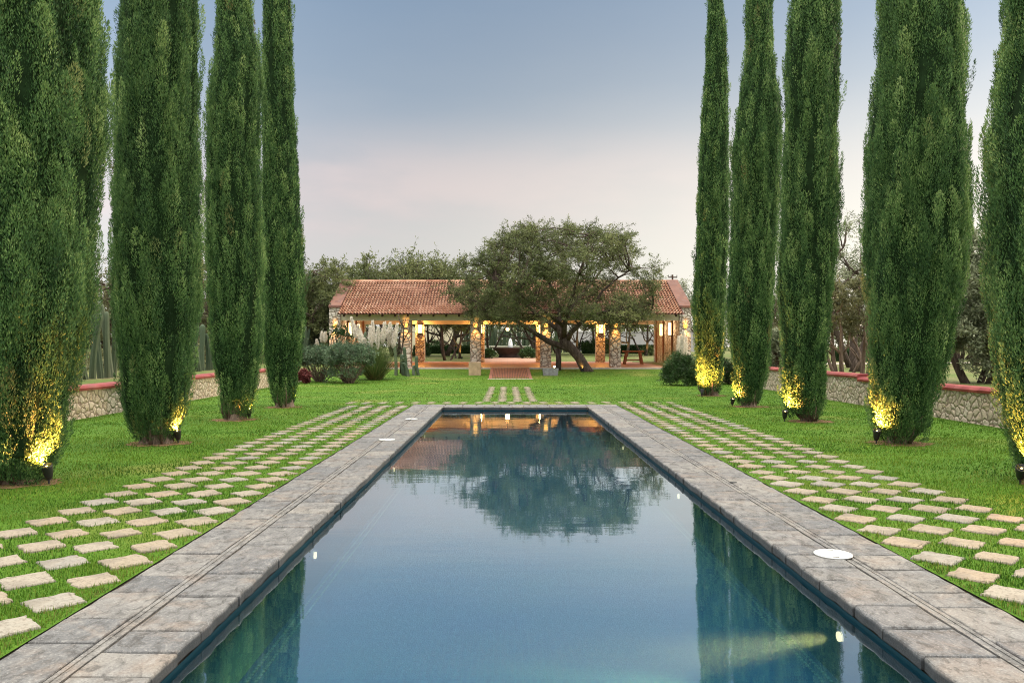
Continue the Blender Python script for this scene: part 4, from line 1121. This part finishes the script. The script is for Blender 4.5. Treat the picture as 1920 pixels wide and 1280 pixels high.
# the big mesquite in front of the pavilion
YM = 43.0
rng = np.random.default_rng(42)
bp = W(1101, 697, YM); MZ = gz(bp.x, YM)
mesq = thing("mesquite_tree", "large spreading mesquite with leaning dark trunk in front of the pavilion", "tree", (bp.x, YM, MZ))
def mp_(x, y, dy=0.0):
    p = W(x, y, YM + dy); return Vector((p.x - bp.x, p.y - YM, p.z - MZ))
mb = MB()
trunk_pts = [mp_(1103, 701), mp_(1097, 690), mp_(1086, 670), mp_(1074, 656), mp_(1064, 646), mp_(1057, 634)]
mb.tube(trunk_pts, [.36, .30, .27, .26, .27, .25], 12)
limbs = []
def limb(pts, r0, r1):
    limbs.append([Vector(p) for p in pts]); mb.tube(pts, list(np.linspace(r0, r1, len(pts))), 8)
limb([mp_(1074, 657), mp_(1050, 648, .1), mp_(1028, 640, -.2), mp_(1008, 627, -.4), mp_(990, 616, -.6), mp_(972, 604, -.9), mp_(950, 594, -1.2), mp_(915, 585, -1.4)], .19, .05)
limb([mp_(1058, 636), mp_(1050, 622, .3), mp_(1046, 604, .6), mp_(1050, 585, .8), mp_(1042, 560, 1), mp_(1030, 530, 1.2), mp_(1015, 490, 1.4), mp_(1010, 450, 1.4)], .20, .04)
limb([mp_(1062, 640), mp_(1070, 624, -.3), mp_(1086, 608, -.6), mp_(1102, 594, -.9), mp_(1115, 570, -1.1), mp_(1130, 545, -1.2), mp_(1160, 520, -1.3), mp_(1180, 508, -1.2)], .17, .03)
limb([mp_(1057, 634), mp_(1058, 612, -.5), mp_(1064, 585, -1), mp_(1075, 550, -1.5), mp_(1085, 515, -1.8), mp_(1100, 475, -1.9), mp_(1105, 440, -1.8)], .16, .03)
limb([mp_(1050, 622, .3), mp_(1030, 605, .9), mp_(1005, 588, 1.5), mp_(980, 565, 2.0), mp_(950, 540, 2.3), mp_(920, 515, 2.4), mp_(890, 495, 2.4)], .13, .03)
limb([mp_(1102, 594, -.9), mp_(1130, 585, -.6), mp_(1160, 580, -.2), mp_(1195, 576, .2), mp_(1225, 570, .4)], .09, .03)
limb([mp_(1058, 612, -.5), mp_(1030, 590, -1.2), mp_(1000, 570, -2), mp_(965, 545, -2.7), mp_(930, 530, -3.1)], .11, .03)
limb([mp_(1064, 585, -1), mp_(1080, 565, .6), mp_(1110, 530, 2), mp_(1140, 490, 2.8), mp_(1160, 455, 3.0)], .11, .03)
# outline of the crown as photo rows: y -> left, right
crown_rows = [(424, 985, 1040), (432, 955, 1120), (446, 935, 1180), (460, 910, 1215), (480, 880, 1240), (500, 850, 1245), (520, 832, 1240), (545, 832, 1232), (565, 850, 1240), (585, 862, 1245), (600, 880, 1235), (612, 905, 1225)]
ry = [r_[0] for r_ in crown_rows]; rl = [r_[1] for r_ in crown_rows]; rrt = [r_[2] for r_ in crown_rows]
C = []
while len(C) < 300:
    y = rng.uniform(428, 606); l, r_ = np.interp(y, ry, rl), np.interp(y, ry, rrt)
    x = rng.uniform(l + 10, r_ - 10); u_ = (x - (l + r_) / 2) / max(1, (r_ - l) / 2)
    dep = 5.2 * math.sqrt(max(.05, 1 - u_ * u_)) * np.interp(y, [408, 470, 560, 612], [.35, .85, 1, .75])
    dy = rng.uniform(-1, 1) * dep
    if abs(dy) < dep * .4 and rng.random() < .4: continue
    # openings: thin to the right of centre and underneath
    thin = 0
    if 1105 < x < 1215 and 470 < y < 545: thin = .45
    if 980 < x < 1110 and 565 < y < 612: thin = .62
    if x > 1150 and y < 520: thin = max(thin, .15)
    if x < 870: thin = max(thin, .3)
    if rng.random() < thin: continue
    C.append(tuple(mp_(x, y, dy)))
C = np.array(C); rad_c = rng.uniform(.55, 1.0, len(C))
lv, A, B_ = sprays(C, rad_c, rng, 15, 26, (.13, .036), .30, .7, .5, .14)
branch_out(mb, limbs, C, rng, .75, .05)
mb.build("trunk", M_MBARK, mesq, True)
tw = twig_quads(A, B_, .011, rng); nb = len(lv[0])
np_obj("crown", np.concatenate([lv[0], tw[0]]), np.concatenate([lv[1], tw[1] + nb]), [M_MESQ, M_MBARK], mesq, tint=np.concatenate([lv[2], tw[2]]), mat_idx=[0] * len(lv[1]) + [1] * len(tw[1]))
p = W(1047.5, 693, 43.6)
o = MB().tube([(0, 0, -.1), (.02, .02, .6), (-.02, 0, 1.22)], [.17, .155, .15], 10).build("prop_post", M_MBARK, None, True); o.location = (p.x, 43.9, gz(p.x, 43.9))
tag(o, "thick dark post standing under the low limb of the mesquite", "post")

def tree(kind, label, x, y_base, Y, height, spread, seed, mat=None, group=None, nclu=90, leaf=(.22, .08), trunks=3, crown_lo=.35, twigs=9, leaves=13, lean=0.0, lit=None, z=None, bark=None):
    rng = np.random.default_rng(seed)
    X = W(x, 0, Y).x; zb = gz(X, Y) if z is None else z
    t = thing(kind, label, "tree", (X, Y, zb - .05), 0, group)
    mb = MB(); limbs = []
    for k in range(trunks):
        a = 2 * math.pi * k / trunks + rng.uniform(0, 1.5); r0 = height * .022 * rng.uniform(.8, 1.3)
        tip = Vector((math.cos(a) * spread * .32 + lean, math.sin(a) * spread * .32, height * rng.uniform(.62, .85)))
        pts = limb_path((math.cos(a) * .06 * trunks, math.sin(a) * .06 * trunks, -.15), tip, rng, .16, 7); limbs.append(pts)
        mb.tube(pts, list(np.linspace(r0, r0 * .3, len(pts))), 7)
        for q in range(3):
            i = int(rng.integers(2, 6)); a2 = a + rng.normal() * 1.2
            tip2 = pts[i] + Vector((math.cos(a2) * spread * .33, math.sin(a2) * spread * .33, height * rng.uniform(.10, .28)))
            p2 = limb_path(pts[i], tip2, rng, .16, 5); limbs.append(p2); mb.tube(p2, list(np.linspace(r0 * .5, r0 * .15, len(p2))), 5)
    C = []
    while len(C) < nclu:
        v = rng.normal(size=3); v /= np.linalg.norm(v); rr_ = rng.random() ** .38
        c = v * rr_ * np.array([spread * .5, spread * .5, height * (1 - crown_lo) * .5]); c[2] += height * (1 + crown_lo) * .5; c[0] += lean
        if c[2] > height * crown_lo * .9: C.append(c)
    C = np.array(C); cr = rng.uniform(.55, 1.1, nclu) * spread * .14
    lv, A, B_ = sprays(C, cr, rng, twigs, leaves, leaf, .3, .75, .5, .08)
    branch_out(mb, limbs, C, rng, .6, height * .007)
    mb.build("trunk", bark or M_MBARK, t, True)
    tw = twig_quads(A, B_, leaf[1] * .16, rng); nb = len(lv[0])
    np_obj("crown", np.concatenate([lv[0], tw[0]]), np.concatenate([lv[1], tw[1] + nb]), [mat or M_MESQ, M_MBARK], t, tint=np.concatenate([lv[2], tw[2]]), mat_idx=[0] * len(lv[1]) + [1] * len(tw[1]))
    return t
def retree(src, label, x, Y, s, rz, group=None, sz=None):
    o = copy_tree(src); X = W(x, 0, Y).x; o.location = (X, Y, gz(X, Y) - .05); o.rotation_euler.z = rz; o.scale = (s, s, sz or s); tag(o, label, None, group); return o

# trees left of and behind the pavilion
tL = tree("mesquite_tree", "dense dark mesquite standing left of the pavilion end pier", 586, 0, 49.5, 6.6, 5.8, 101, group="background trees", nclu=170, leaf=(.18, .06), trunks=3, twigs=11, leaves=17, crown_lo=.10)
retree(tL, "dark mesquite rising behind the left cypresses and the cactus fence", 515, 56, 1.1, 2.1, "background trees")
tB = tree("mesquite_tree", "airy grey green tree rising behind the left half of the tiled roof", 742, 0, 66, 8.6, 9.5, 102, group="background trees", nclu=120, leaf=(.26, .09), trunks=3, crown_lo=.40, twigs=10, leaves=12)
retree(tB, "airy tree behind the roof just left of the big mesquite crown", 835, 68, .98, 1.9, "background trees")
retree(tB, "airy tree behind the left gable of the pavilion", 676, 74, .92, 3.6, "background trees")
retree(tB, "tree hidden behind the big mesquite beyond the roof", 1010, 72, .85, 4.4, "background trees")
tG = tree("grove_tree", "grove tree with forked leaning dark trunk seen between the second and third columns", 838, 0, 57.5, 4.9, 5.2, 103, group="grove behind the pavilion", nclu=80, leaf=(.20, .07), trunks=2, crown_lo=.48, twigs=10, leaves=12, lean=.7)
for k, (x, Y, s, rz, lab_) in enumerate([(862, 61, .95, 1.3, "thin grove tree just right of the forked one"), (1000, 66.5, 1.1, 2.6, "grove tree leaning over the fountain"),
                                         (800, 70, 1.1, 4.0, "grove tree in front of the tall cream wall"), (1085, 72, 1.05, .6, "grove tree behind the big mesquite trunk"), (1172, 66, 1.05, 2.0, "grove tree behind the wooden table"),
                                         (1207, 69, 1.1, 3.1, "grove tree right of the wooden table"), (1120, 78, 1.2, 5.1, "far grove tree between the two right columns"), (920, 76, 1.2, .2, "grove tree before the far cactus row"), (1240, 74, 1.2, 1.0, "grove tree near the right end wall"), (1045, 80, 1.2, 3.3, "far grove tree left of the big mesquite trunk")]):
    retree(tG, lab_, x, Y, s, rz, "grove behind the pavilion")
tS = tree("scrub_tree", "brownish scrub tree above the cactus fence at far left", 185, 0, 40, 5.4, 6.5, 104, M_SCRUB, "scrub trees beyond the walls", nclu=100, leaf=(.17, .06), trunks=4, crown_lo=.15, twigs=10, leaves=14)
retree(tS, "brownish scrub tree between the second and third left cypresses", 375, 46, 1.25, 1.0, "scrub trees beyond the walls")
retree(tS, "scrub tree far behind the third left cypress", 450, 60, 1.2, 2.2, "scrub trees beyond the walls")
retree(tS, "scrub tree hidden behind the huge left cypress", 60, 34, 1.0, 4.2, "scrub trees beyond the walls")
tA = tree("mesquite_tree", "sparse feathery tree against the glow between the middle and second right cypresses", 1598, 0, 36, 6.9, 5.6, 105, M_OLIVE, "trees beyond the right wall", nclu=70, leaf=(.15, .045), trunks=2, crown_lo=.30, twigs=11, leaves=9)
retree(tA, "sparse feathery tree behind the olive at the right edge", 1835, 40, .95, 2.4, "trees beyond the right wall")
retree(tA, "sparse feathery tree right of the pavilion gable", 1325, 58, .95, .8, "trees beyond the right wall")
retree(tS, "scrub tree beyond the gravel drive behind the right cypresses", 1650, 70, 1.5, 1.5, "trees beyond the right wall")
retree(tS, "dark scrub tree far behind the middle right cypress", 1460, 62, 1.0, 3.0, "trees beyond the right wall")
retree(tS, "scrub tree far behind the right wall near the photo edge", 1800, 58, 1.1, 5.0, "trees beyond the right wall")
tree("young_tree", "small multi stemmed young tree just behind the right wall", 1594, 0, 25.5, 3.1, 1.9, 106, M_SCRUB, "trees beyond the right wall", nclu=42, leaf=(.11, .05), trunks=6, crown_lo=.42, twigs=9, leaves=12, bark=M_BARK)
tree("olive_tree", "bushy grey green olive tree behind the right wall", 1832, 0, 20.5, 4.0, 2.9, 107, M_OLIVE, "trees beyond the right wall", nclu=190, leaf=(.095, .034), trunks=3, crown_lo=.06, twigs=12, leaves=24)
rng = np.random.default_rng(8)
p = W(1616, 690, 30)
o = MB().tube([(0, 0, -.2), (.25, 0, .5), (.55, 0, 1.3), (.7, 0, 2.2)], [.26, .2, .17, .13], 9).build("tree_trunk", M_MBARK, None, True); o.location = (p.x - .3, 30, TERR); tag(o, "leaning dark tree trunk behind the second right cypress", "tree trunk")

# ------------------------------------------------------------------ bushes, hedges
M_BUSH = leaf_mat("blue_green_bush", [(0, (.035, .060, .032)), (.4, (.075, .125, .066)), (.75, (.125, .19, .105)), (1, (.20, .27, .16))], .25, .8, .4)
M_HEDGE = leaf_mat("dark_hedge", [(0, (.014, .035, .010)), (.5, (.028, .065, .018)), (1, (.06, .11, .03))], .2, .8, .4)
M_RED = leaf_mat("red_leaf", [(0, (.06, .012, .014)), (.5, (.13, .03, .03)), (1, (.20, .07, .06))], .25, .8, .3)
M_PALEGRASS = leaf_mat("pampas_leaf", [(0, (.045, .065, .020)), (.4, (.075, .115, .034)), (.75, (.125, .165, .055)), (1, (.22, .22, .09))], .35, .8, .3, (.32, .22, .09))
M_PLUME = leaf_mat("pampas_plume", [(0, (.62, .56, .48)), (.5, (.76, .71, .63)), (1, (.86, .83, .77))], .5, 2, .2)
def bush(kind, label, x, Y, w, h, d, seed, mat, n=70, leaf=(.09, .035), woody=True, cat="bush", group=None, twigs=10, leaves=20, lo=.25, up_=.5, tint=.5, z=None):
    rng = np.random.default_rng(seed); X = W(x, 0, Y).x
    t = thing(kind, label, cat, (X, Y, gz(X, Y) if z is None else z), 0, group)
    C = []
    while len(C) < n:
        v = rng.normal(size=3); v /= np.linalg.norm(v); v[2] = abs(v[2]); rr_ = rng.uniform(.62, .92)
        c = v * rr_ * np.array([w / 2, d / 2, h * (1 - lo)]); c[2] += h * lo
        if v[2] < .15 and rng.random() < .4: c[2] -= h * lo * .6
        C.append(c)
    C = np.array(C)
    lv, A, B_ = sprays(C, np.full(n, min(w, h * 1.6) * .17), rng, twigs, leaves, leaf, up_, .7, tint, .14)
    nb = len(lv[0]); tw = twig_quads(A, B_, .006, rng)
    V, Fc, T, MI = [lv[0], tw[0]], [lv[1], tw[1] + nb], [lv[2], tw[2]], [0] * len(lv[1]) + [1] * len(tw[1])
    np_obj("foliage", np.concatenate(V), np.concatenate(Fc), [mat, M_BARK], t, tint=np.concatenate(T), mat_idx=MI)
    if woody:
        mb = MB()
        for c in C[::2]:
            b = Vector((c[0] * .12, c[1] * .12, -.05)); e = Vector(c) * .92
            mb.tube(limb_path(b, e, rng, .16, 4), [.03, .024, .017, .012, .008], 5, cap=False)
        mb.build("stems", M_BARK, t, True)
    return t
bush("round_bush", "large rounded grey green bush with bare woody base left of the pavilion", 655, 35.0, 2.35, 1.70, 2.2, 201, M_BUSH, 95, (.10, .03), lo=.50, up_=.8)
bush("round_bush", "darker rounded bush behind the red leaved shrub beside the far left cypress", 600, 36.2, 2.1, 1.55, 1.9, 202, M_BUSH, 75, (.10, .03), lo=.48, up_=.8, tint=.40)
bush("red_shrub", "small dark red leaved shrub by the farthest left cypress", 570, 34.6, .55, .60, .5, 203, M_RED, 18, (.09, .045), woody=False, cat="shrub", lo=.1)
bush("low_bush", "dense dark green low bush beside the thin right cypress", 1278, 33.0, 1.65, 1.22, 1.6, 204, M_HEDGE, 80, (.13, .025), woody=False, lo=.12, up_=1.0, tint=.55)
bush("low_bush", "dark low bush in the gap behind the two farthest right cypresses", 1352, 34.0, 1.5, 1.10, 1.4, 205, M_HEDGE, 60, (.13, .025), woody=False, lo=.12, up_=1.0, tint=.3)
bush("leafy_shrub", "yellow green shrub on the terrace between two right cypresses", 1458, 31.0, 1.3, 1.7, 1.2, 206, M_OLIVE, 60, (.10, .04), cat="shrub", lo=.2, z=TERR)
for k, (x, Y, w_, h_, lab_) in enumerate([(916, 61.5, 1.1, .7, "leafy shrub left of the dark fountain"), (990, 61.6, 1.3, .8, "leafy shrub right of the dark fountain"), (1104, 73, 2.6, 1.4, "green shrub behind the big mesquite trunk"), (1142, 72, 2.2, 1.6, "green shrub between the two right columns"), (1215, 70, 1.3, .8, "yellow lit shrub right of the wooden table"), (790, 66, 1.4, 1.2, "spiky shrub behind the second left rear column"), (820, 80, 2.4, 1.5, "shrub before the tall cream wall")]):
    bush("garden_shrub", lab_, x, Y, w_, h_, w_ * .8, 210 + k, M_HEDGE if k not in (3, 4) else M_PALEGRASS, 26, (.16, .06), woody=False, cat="shrub", group="shrubs behind the pavilion", lo=.15, up_=.6, twigs=8, leaves=14, tint=.6)
def hedge(x0, x1, Y, h, label, seed):
    X0, X1 = W(x0, 0, Y).x, W(x1, 0, Y).x; w_ = X1 - X0; rng = np.random.default_rng(seed); n = int(w_ * 2600)
    t = thing("clipped_hedge", label, "hedge", ((X0 + X1) / 2, Y, gz((X0 + X1) / 2, Y)))
    P = np.stack([rng.uniform(-w_ / 2, w_ / 2, n), rng.uniform(-.35, .35, n), rng.uniform(0, h, n)], 1)
    f = rng.random(n) < .5; P[f, 1] = -.35 + rng.normal(size=f.sum()) * .03; P[~f, 2] = h + rng.normal(size=(~f).sum()) * .04
    v = blades(P, unit(rng.normal(size=(n, 3)) + np.array([0, -.3, .6])), rng.uniform(.05, .12, n), rng.uniform(.03, .06, n), rng, np.clip(rng.normal(.45, .2, n), 0, 1))
    np_obj("foliage", *v[:2], M_HEDGE, t, tint=v[2]); MB().box(-w_ / 2 + .05, w_ / 2 - .05, -.3, .3, 0, h - .05).build("inside", M_CYPCORE, t)
hedge(776, 905, 76, .72, "long clipped dark hedge left of the fountain", 301)
hedge(1090, 1235, 77, .75, "long clipped dark hedge right of the fountain", 302)
hedge(1560, 1640, 52, .7, "low clipped hedge beyond the gravel drive at right", 303)

def pampas(label, x, Y, h, spread, n_pl, ph, seed, dry=True, tint=.55, nb=1200):
    rng = np.random.default_rng(seed); X = W(x, 0, Y).x
    t = thing("pampas_grass", label, "pampas grass", (X, Y, gz(X, Y)), 0, "clumps of pampas grass")
    seg = 5; V, Fc, T = [], [], []
    for k in range(nb):
        a = rng.uniform(0, 6.283); r0 = rng.uniform(0, .16) * spread; L = h * rng.uniform(.6, 1.15); th = rng.uniform(.03, .95) ** 1.2 ; bend = rng.uniform(.3, 1.5)
        o = np.array([math.cos(a), math.sin(a), 0]); s_ = np.array([-math.sin(a), math.cos(a), 0]); p = o * r0; ang = th; b0 = len(V)
        low_ = dry and rng.random() < .22
        if low_: L *= .4; ang += .3
        tn = 1.5 if low_ else float(np.clip(rng.normal(tint, .2), 0, 1))
        for i in range(seg + 1):
            w_ = .014 * (1 - (i / seg) ** 2 * .92); V += [p - s_ * w_, p + s_ * w_]; T += [tn, tn]
            ang += bend * .22 * (i / seg); p = p + (o * math.sin(ang) + np.array([0, 0, math.cos(ang)])) * L / seg
        for i in range(seg): Fc.append((b0 + 2 * i, b0 + 2 * i + 1, b0 + 2 * i + 3, b0 + 2 * i + 2))
    o = np_obj("leaves", np.array(V), Fc, M_PALEGRASS, t, tint=T); o['kind'] = 'stuff'
    for k in range(n_pl):
        a = rng.uniform(0, 6.283); q = spread * .5 * math.sqrt(rng.random()); b = Vector((q * math.cos(a), q * math.sin(a) * .6, h * rng.uniform(.55, 1.02)))
        L = ph * rng.uniform(.8, 1.15); d = Vector((b.x * .25, b.y * .2, 1)).normalized(); n = 700
        s_ = rng.random(n); prof = np.sin(np.pi * np.clip(s_, .02, 1) ** .75) * .088 + .010; aa = rng.uniform(0, 6.283, n)
        D = np.array(d); e1 = np.array(d.orthogonal().normalized()); e2 = np.cross(D, e1)
        rv = e1 * np.cos(aa)[:, None] + e2 * np.sin(aa)[:, None]
        P = np.array(b) + D * (s_ * L)[:, None] + rv * (prof * rng.random(n) ** .5)[:, None]
        lv = blades(P, unit(D * 1.0 + rv * .45 + rng.normal(size=(n, 3)) * .2), rng.uniform(.07, .15, n), rng.uniform(.020, .042, n), rng, np.clip(rng.normal(.55, .2, n), 0, 1))
        np_obj("plume", lv[0], lv[1], M_PLUME, t, tint=lv[2])
        mb = MB(); mb.tube([(b.x * .2, b.y * .2, 0), (b.x * .7, b.y * .7, h * .5), b, b + d * L * .6], [.008, .007, .006, .004], 5); mb.build("stalk", M_PALEGRASS, t)
    return t
pampas("tall pampas grass with many cream plumes in front of the left columns", 703, 38.0, 1.95, 1.9, 13, .92, 401)
pampas("pampas grass with few plumes at the right end of the pavilion", 1270, 39.0, 1.5, 1.2, 4, 1.0, 402, False, .35, 380)
pampas("small yellowish pampas grass left of the left end pier", 604, 45.5, 1.3, .9, 3, .6, 403, False, .95, 260)
pampas("pale pampas grass in front of the tall cream wall", 856, 79, 1.6, 1.5, 0, .8, 404, False, .7, 200)

# distant belt of scrub that closes the view below the tree tops
rng = np.random.default_rng(77)
def belt(name, label, pts, h, seed, mat, dens=150, leaf=(.42, .20)):
    rng = np.random.default_rng(seed); P = []
    for (xa, ya), (xb, yb) in zip(pts[:-1], pts[1:]):
        L = math.hypot(xb - xa, yb - ya); n = int(L * dens); t_ = rng.random(n)
        x = xa + (xb - xa) * t_ + rng.normal(size=n) * 1.2; y = ya + (yb - ya) * t_ + rng.normal(size=n) * 1.2
        top = h * (.62 + .22 * np.sin(x * .45 + 1.7 * np.sin(y * .2)) + .16 * np.sin(x * 1.3 + y * .8))
        P.append(np.stack([x, y, ground_z(x, y) + top * rng.random(n) ** .8], 1))
    P = np.concatenate(P); n = len(P)
    v = blades(P, unit(rng.normal(size=(n, 3)) + np.array([0, 0, .4])), rng.uniform(.6, 1.3, n) * leaf[0], rng.uniform(.6, 1.3, n) * leaf[1], rng, np.clip(rng.normal(.45, .2, n), 0, 1))
    tag(np_obj(name, v[0], v[1], mat, tint=v[2]), label, "scrub", kind='stuff')
belt("distant_scrub", "distant belt of dark scrub closing the view far behind the pavilion", [(-75, 70), (-40, 98), (0, 108), (45, 104), (85, 78)], 5.2, 78, M_MESQ, 330)
belt("terrace_scrub", "dark undergrowth behind the cactus fence on the left terrace", [(-17, 24), (-17, 40), (-16, 58), (-13, 62)], 2.3, 79, M_SCRUB, 260, (.22, .10))

# ------------------------------------------------------------------ column cacti
M_CACTUS = Mat("cactus_skin"); m = M_CACTUS
n1 = m.noise(2.0, 4, .6, m.mapping((1, 1, .35))); r_ = m.rnd()
c = m.ramp(r_, [(0, (.036, .060, .034)), (.5, (.060, .090, .050)), (1, (.09, .115, .072))])
so = m.node('ShaderNodeSeparateXYZ'); m.l.new(m.obj, so.inputs[0])
c = m.mix(m.math('MULTIPLY', m.maprange(so.outputs[2], .5, .0, 0, .6), m.maprange(n1.outputs[0], .3, .6, .0, .6)), c, (.13, .12, .075))
c = m.mix(m.maprange(n1.outputs[0], .52, .75, 0, .5), c, (.10, .125, .07))
M_CACTUS = m.done(c, .7, m.bump(n1.outputs[0], .2, .01), .3)
def cactus_mesh(seed, h=1.0, r=.085, lobes=7):
    rng = np.random.default_rng(seed); seg = lobes * 4; V, Fc = [], []
    ph = rng.uniform(0, 6.28); lean = rng.normal(size=2) * .035
    zs = list(np.linspace(-.05, .93, 12)) + [.965, .99, 1.0]
    for z in zs:
        k = 1.0 if z < .94 else .8 if z < .98 else .48 if z < .995 else .1
        k *= 1 - .10 * math.sin(3 * z + ph) - .12 * (z < .02)
        ox, oy = lean[0] * z * 3 + .018 * math.sin(4 * z + ph), lean[1] * z * 3 + .018 * math.cos(3 * z + ph)
        for s_ in range(seg):
            a = 2 * math.pi * s_ / seg; rr_ = r * k * (1 + .17 * math.cos(lobes * a))
            V.append((ox * h + rr_ * math.cos(a), oy * h + rr_ * math.sin(a), z * h))
    n = len(zs)
    for i in range(n - 1):
        for s_ in range(seg): Fc.append((i * seg + s_, i * seg + (s_ + 1) % seg, (i + 1) * seg + (s_ + 1) % seg, (i + 1) * seg + s_))
    return np_mesh("column_cactus", V, Fc, M_CACTUS, smooth=True)
cact = [cactus_mesh(500 + k, 2.1, .072 + .012 * (k % 3)) for k in range(6)]
rng = np.random.default_rng(31)
def put_cactus(X, Y, h, label, group, z=None, w=1.0):
    o = bpy.data.objects.new("column_cactus", cact[int(rng.integers(0, 6))]); s_ = h / 2.1
    o.location = (X, Y, gz(X, Y) if z is None else z); o.scale = (w, w, s_); o.rotation_euler = (0, 0, rng.uniform(0, 6.28)); link(o)
    return tag(o, label, "cactus", group)
for y0, y1, lab_ in ((19.5, 26.2, "column cactus in the fence between the two nearest left cypresses"), (28.5, 35.5, "column cactus in the fence between the second and third left cypresses"), (43.5, 52.0, "column cactus in the fence behind the farthest left cypress")):
    y = y0
    while y < y1:
        put_cactus(-12.15 + rng.normal() * .10, y, rng.uniform(1.25, 2.35), lab_, "column cactus fence on the left terrace", max(TERR, gz(-12.1, y)))
        y += rng.uniform(.17, .42)
for k in range(46):
    x = 866 + (1062 - 866) * k / 45 + rng.normal() * 1.2
    put_cactus(W(x, 0, 86).x, 86 + rng.normal() * .2, rng.uniform(2.4, 3.4), "tall thin column cactus in the row above the white wall", "cactus row behind the fountain", None, 1.4)
for x, yb, h, lab_ in ((756, 708, 1.25, "short column cactus at the left of the cluster by the first front column"), (760.5, 706, 1.7, "tallest column cactus of the cluster by the first front column"), (764, 708, 1.05, "middle short column cactus of the cluster by the first front column"),
                       (768, 705, .80, "low column cactus right of the cluster by the first front column"), (776.5, 703, .60, "tiny column cactus standing apart in the grass"), (783, 703.5, 1.15, "lone column cactus right of the tiny one"), (743, 706, 2.3, "tall column cactus behind the pampas plumes"), (674, 700, 2.6, "column cactus rising above the rounded bush")):
    put_cactus(W(x, 0, 40.5).x, 40.5 + rng.normal() * .2, h * .86, lab_, "cacti beside the pampas grass", None, .95)

# leafless plumeria with a few leaves between pampas and first column; another by the left end pier
def bare_tree(label, x, Y, rows, seed, leaves_at=()):
    rng = np.random.default_rng(seed); X = W(x, 0, Y).x; z0 = gz(X, Y); t = thing("plumeria", label, "small tree", (X, Y, z0))
    mb = MB(); tips = []
    for k, r_ in enumerate(rows):
        pts = [W(px_, py_, Y) - Vector((X, Y, z0)) for px_, py_ in r_]; 
        for i, p_ in enumerate(pts): p_.y += rng.normal() * .05 * i
        mb.tube(pts, list(np.linspace(.055 if k == 0 else .04, .02, len(pts))), 6); tips.append(pts[-1])
    mb.build("trunk", M_MBARK, t, True)
    if leaves_at:
        C = np.array([tuple(W(a, b, Y) - Vector((X, Y, z0))) for a, b in leaves_at])
        lv, A, B_ = sprays(C, np.full(len(C), .28), rng, 8, 5, (.26, .08), .3, .8, .35, .1); np_obj("leaves", lv[0], lv[1], M_HEDGE, t, tint=lv[2])
bare_tree("thin dark bare branched small tree in front of the first front column", 751, 41.5, [[(751, 700), (752, 660), (756, 640), (758, 615), (761, 592)], [(756, 640), (766, 622), (771, 603)], [(758, 615), (750, 603), (746, 588)], [(752, 655), (744, 632), (740, 622)]], 1)
bare_tree("small plumeria with dark leaves by the left end pier", 632, 43.0, [[(632, 690), (632, 645), (636, 632)], [(632, 650), (642, 636), (650, 628)], [(632, 648), (630, 636), (628, 628)]], 2, ((640, 622), (646, 627), (634, 620), (656, 628), (628, 622)))

# utility pole far behind the right gable
p = W(1261, 515, 92); t = thing("utility_pole", "dark wooden utility pole with crossarm behind the right gable", "utility pole", (p.x, 92, gz(p.x, 92)))
hp = p.z - gz(p.x, 92)
MB().tube([(0, 0, -.3), (0, 0, hp)], [.13, .10], 8).build("pole", M_DARKWOOD, t)
MB().box(-.52, .52, -.15, -.11, hp - .38, hp - .24).build("crossarm", M_DARKWOOD, t)
for dx_ in (-.48, -.2, .48): MB().lathe([(.03, 0), (.05, .06), (.05, .1), (.03, .14), (.04, .18), (.01, .22)], (dx_, -.13, hp - .24), 8).build("insulator", M_IRON, t)

# uplights among the grove
def grove_light(x, Y, label, tx, ty, e):
    X = W(x, 0, Y).x; z = gz(X, Y); t = thing("garden_uplight", label, "spotlight", (X, Y, z), 0, "uplights in the grove")
    MB().lathe([(.05, -.02), (.06, .10), (.07, .16), (.055, .165)], seg=12).build("housing", M_BLACK, t); MB().lathe([(.05, .160), (.01, .163)], seg=10).build("lens", M_LENS, t)
    ld = bpy.data.lights.new("lamp", 'SPOT'); ld.energy = e; ld.color = (1, .62, .14); ld.spot_size = R(80); ld.spot_blend = .7; ld.shadow_soft_size = .05
    lo = bpy.data.objects.new("lamp", ld); lo.location = (0, 0, .22); lo.rotation_euler = (W(tx, ty, Y + .6) - Vector((X, Y, z))).to_track_quat('-Z', 'Y').to_euler(); link(lo, t)
grove_light(866, 60.3, "uplight at the thin grove tree left of the fountain", 863, 630, 150)
grove_light(1165, 65.3, "uplight under the grove tree behind the table", 1172, 620, 150)
grove_light(1213, 68.4, "uplight at the yellow lit shrub", 1215, 640, 150)
grove_light(1090, 71, "uplight at the grove tree behind the mesquite", 1086, 620, 150)
grove_light(1092, 42.7, "uplight at the foot of the leaning mesquite trunk", 1085, 640, 25)
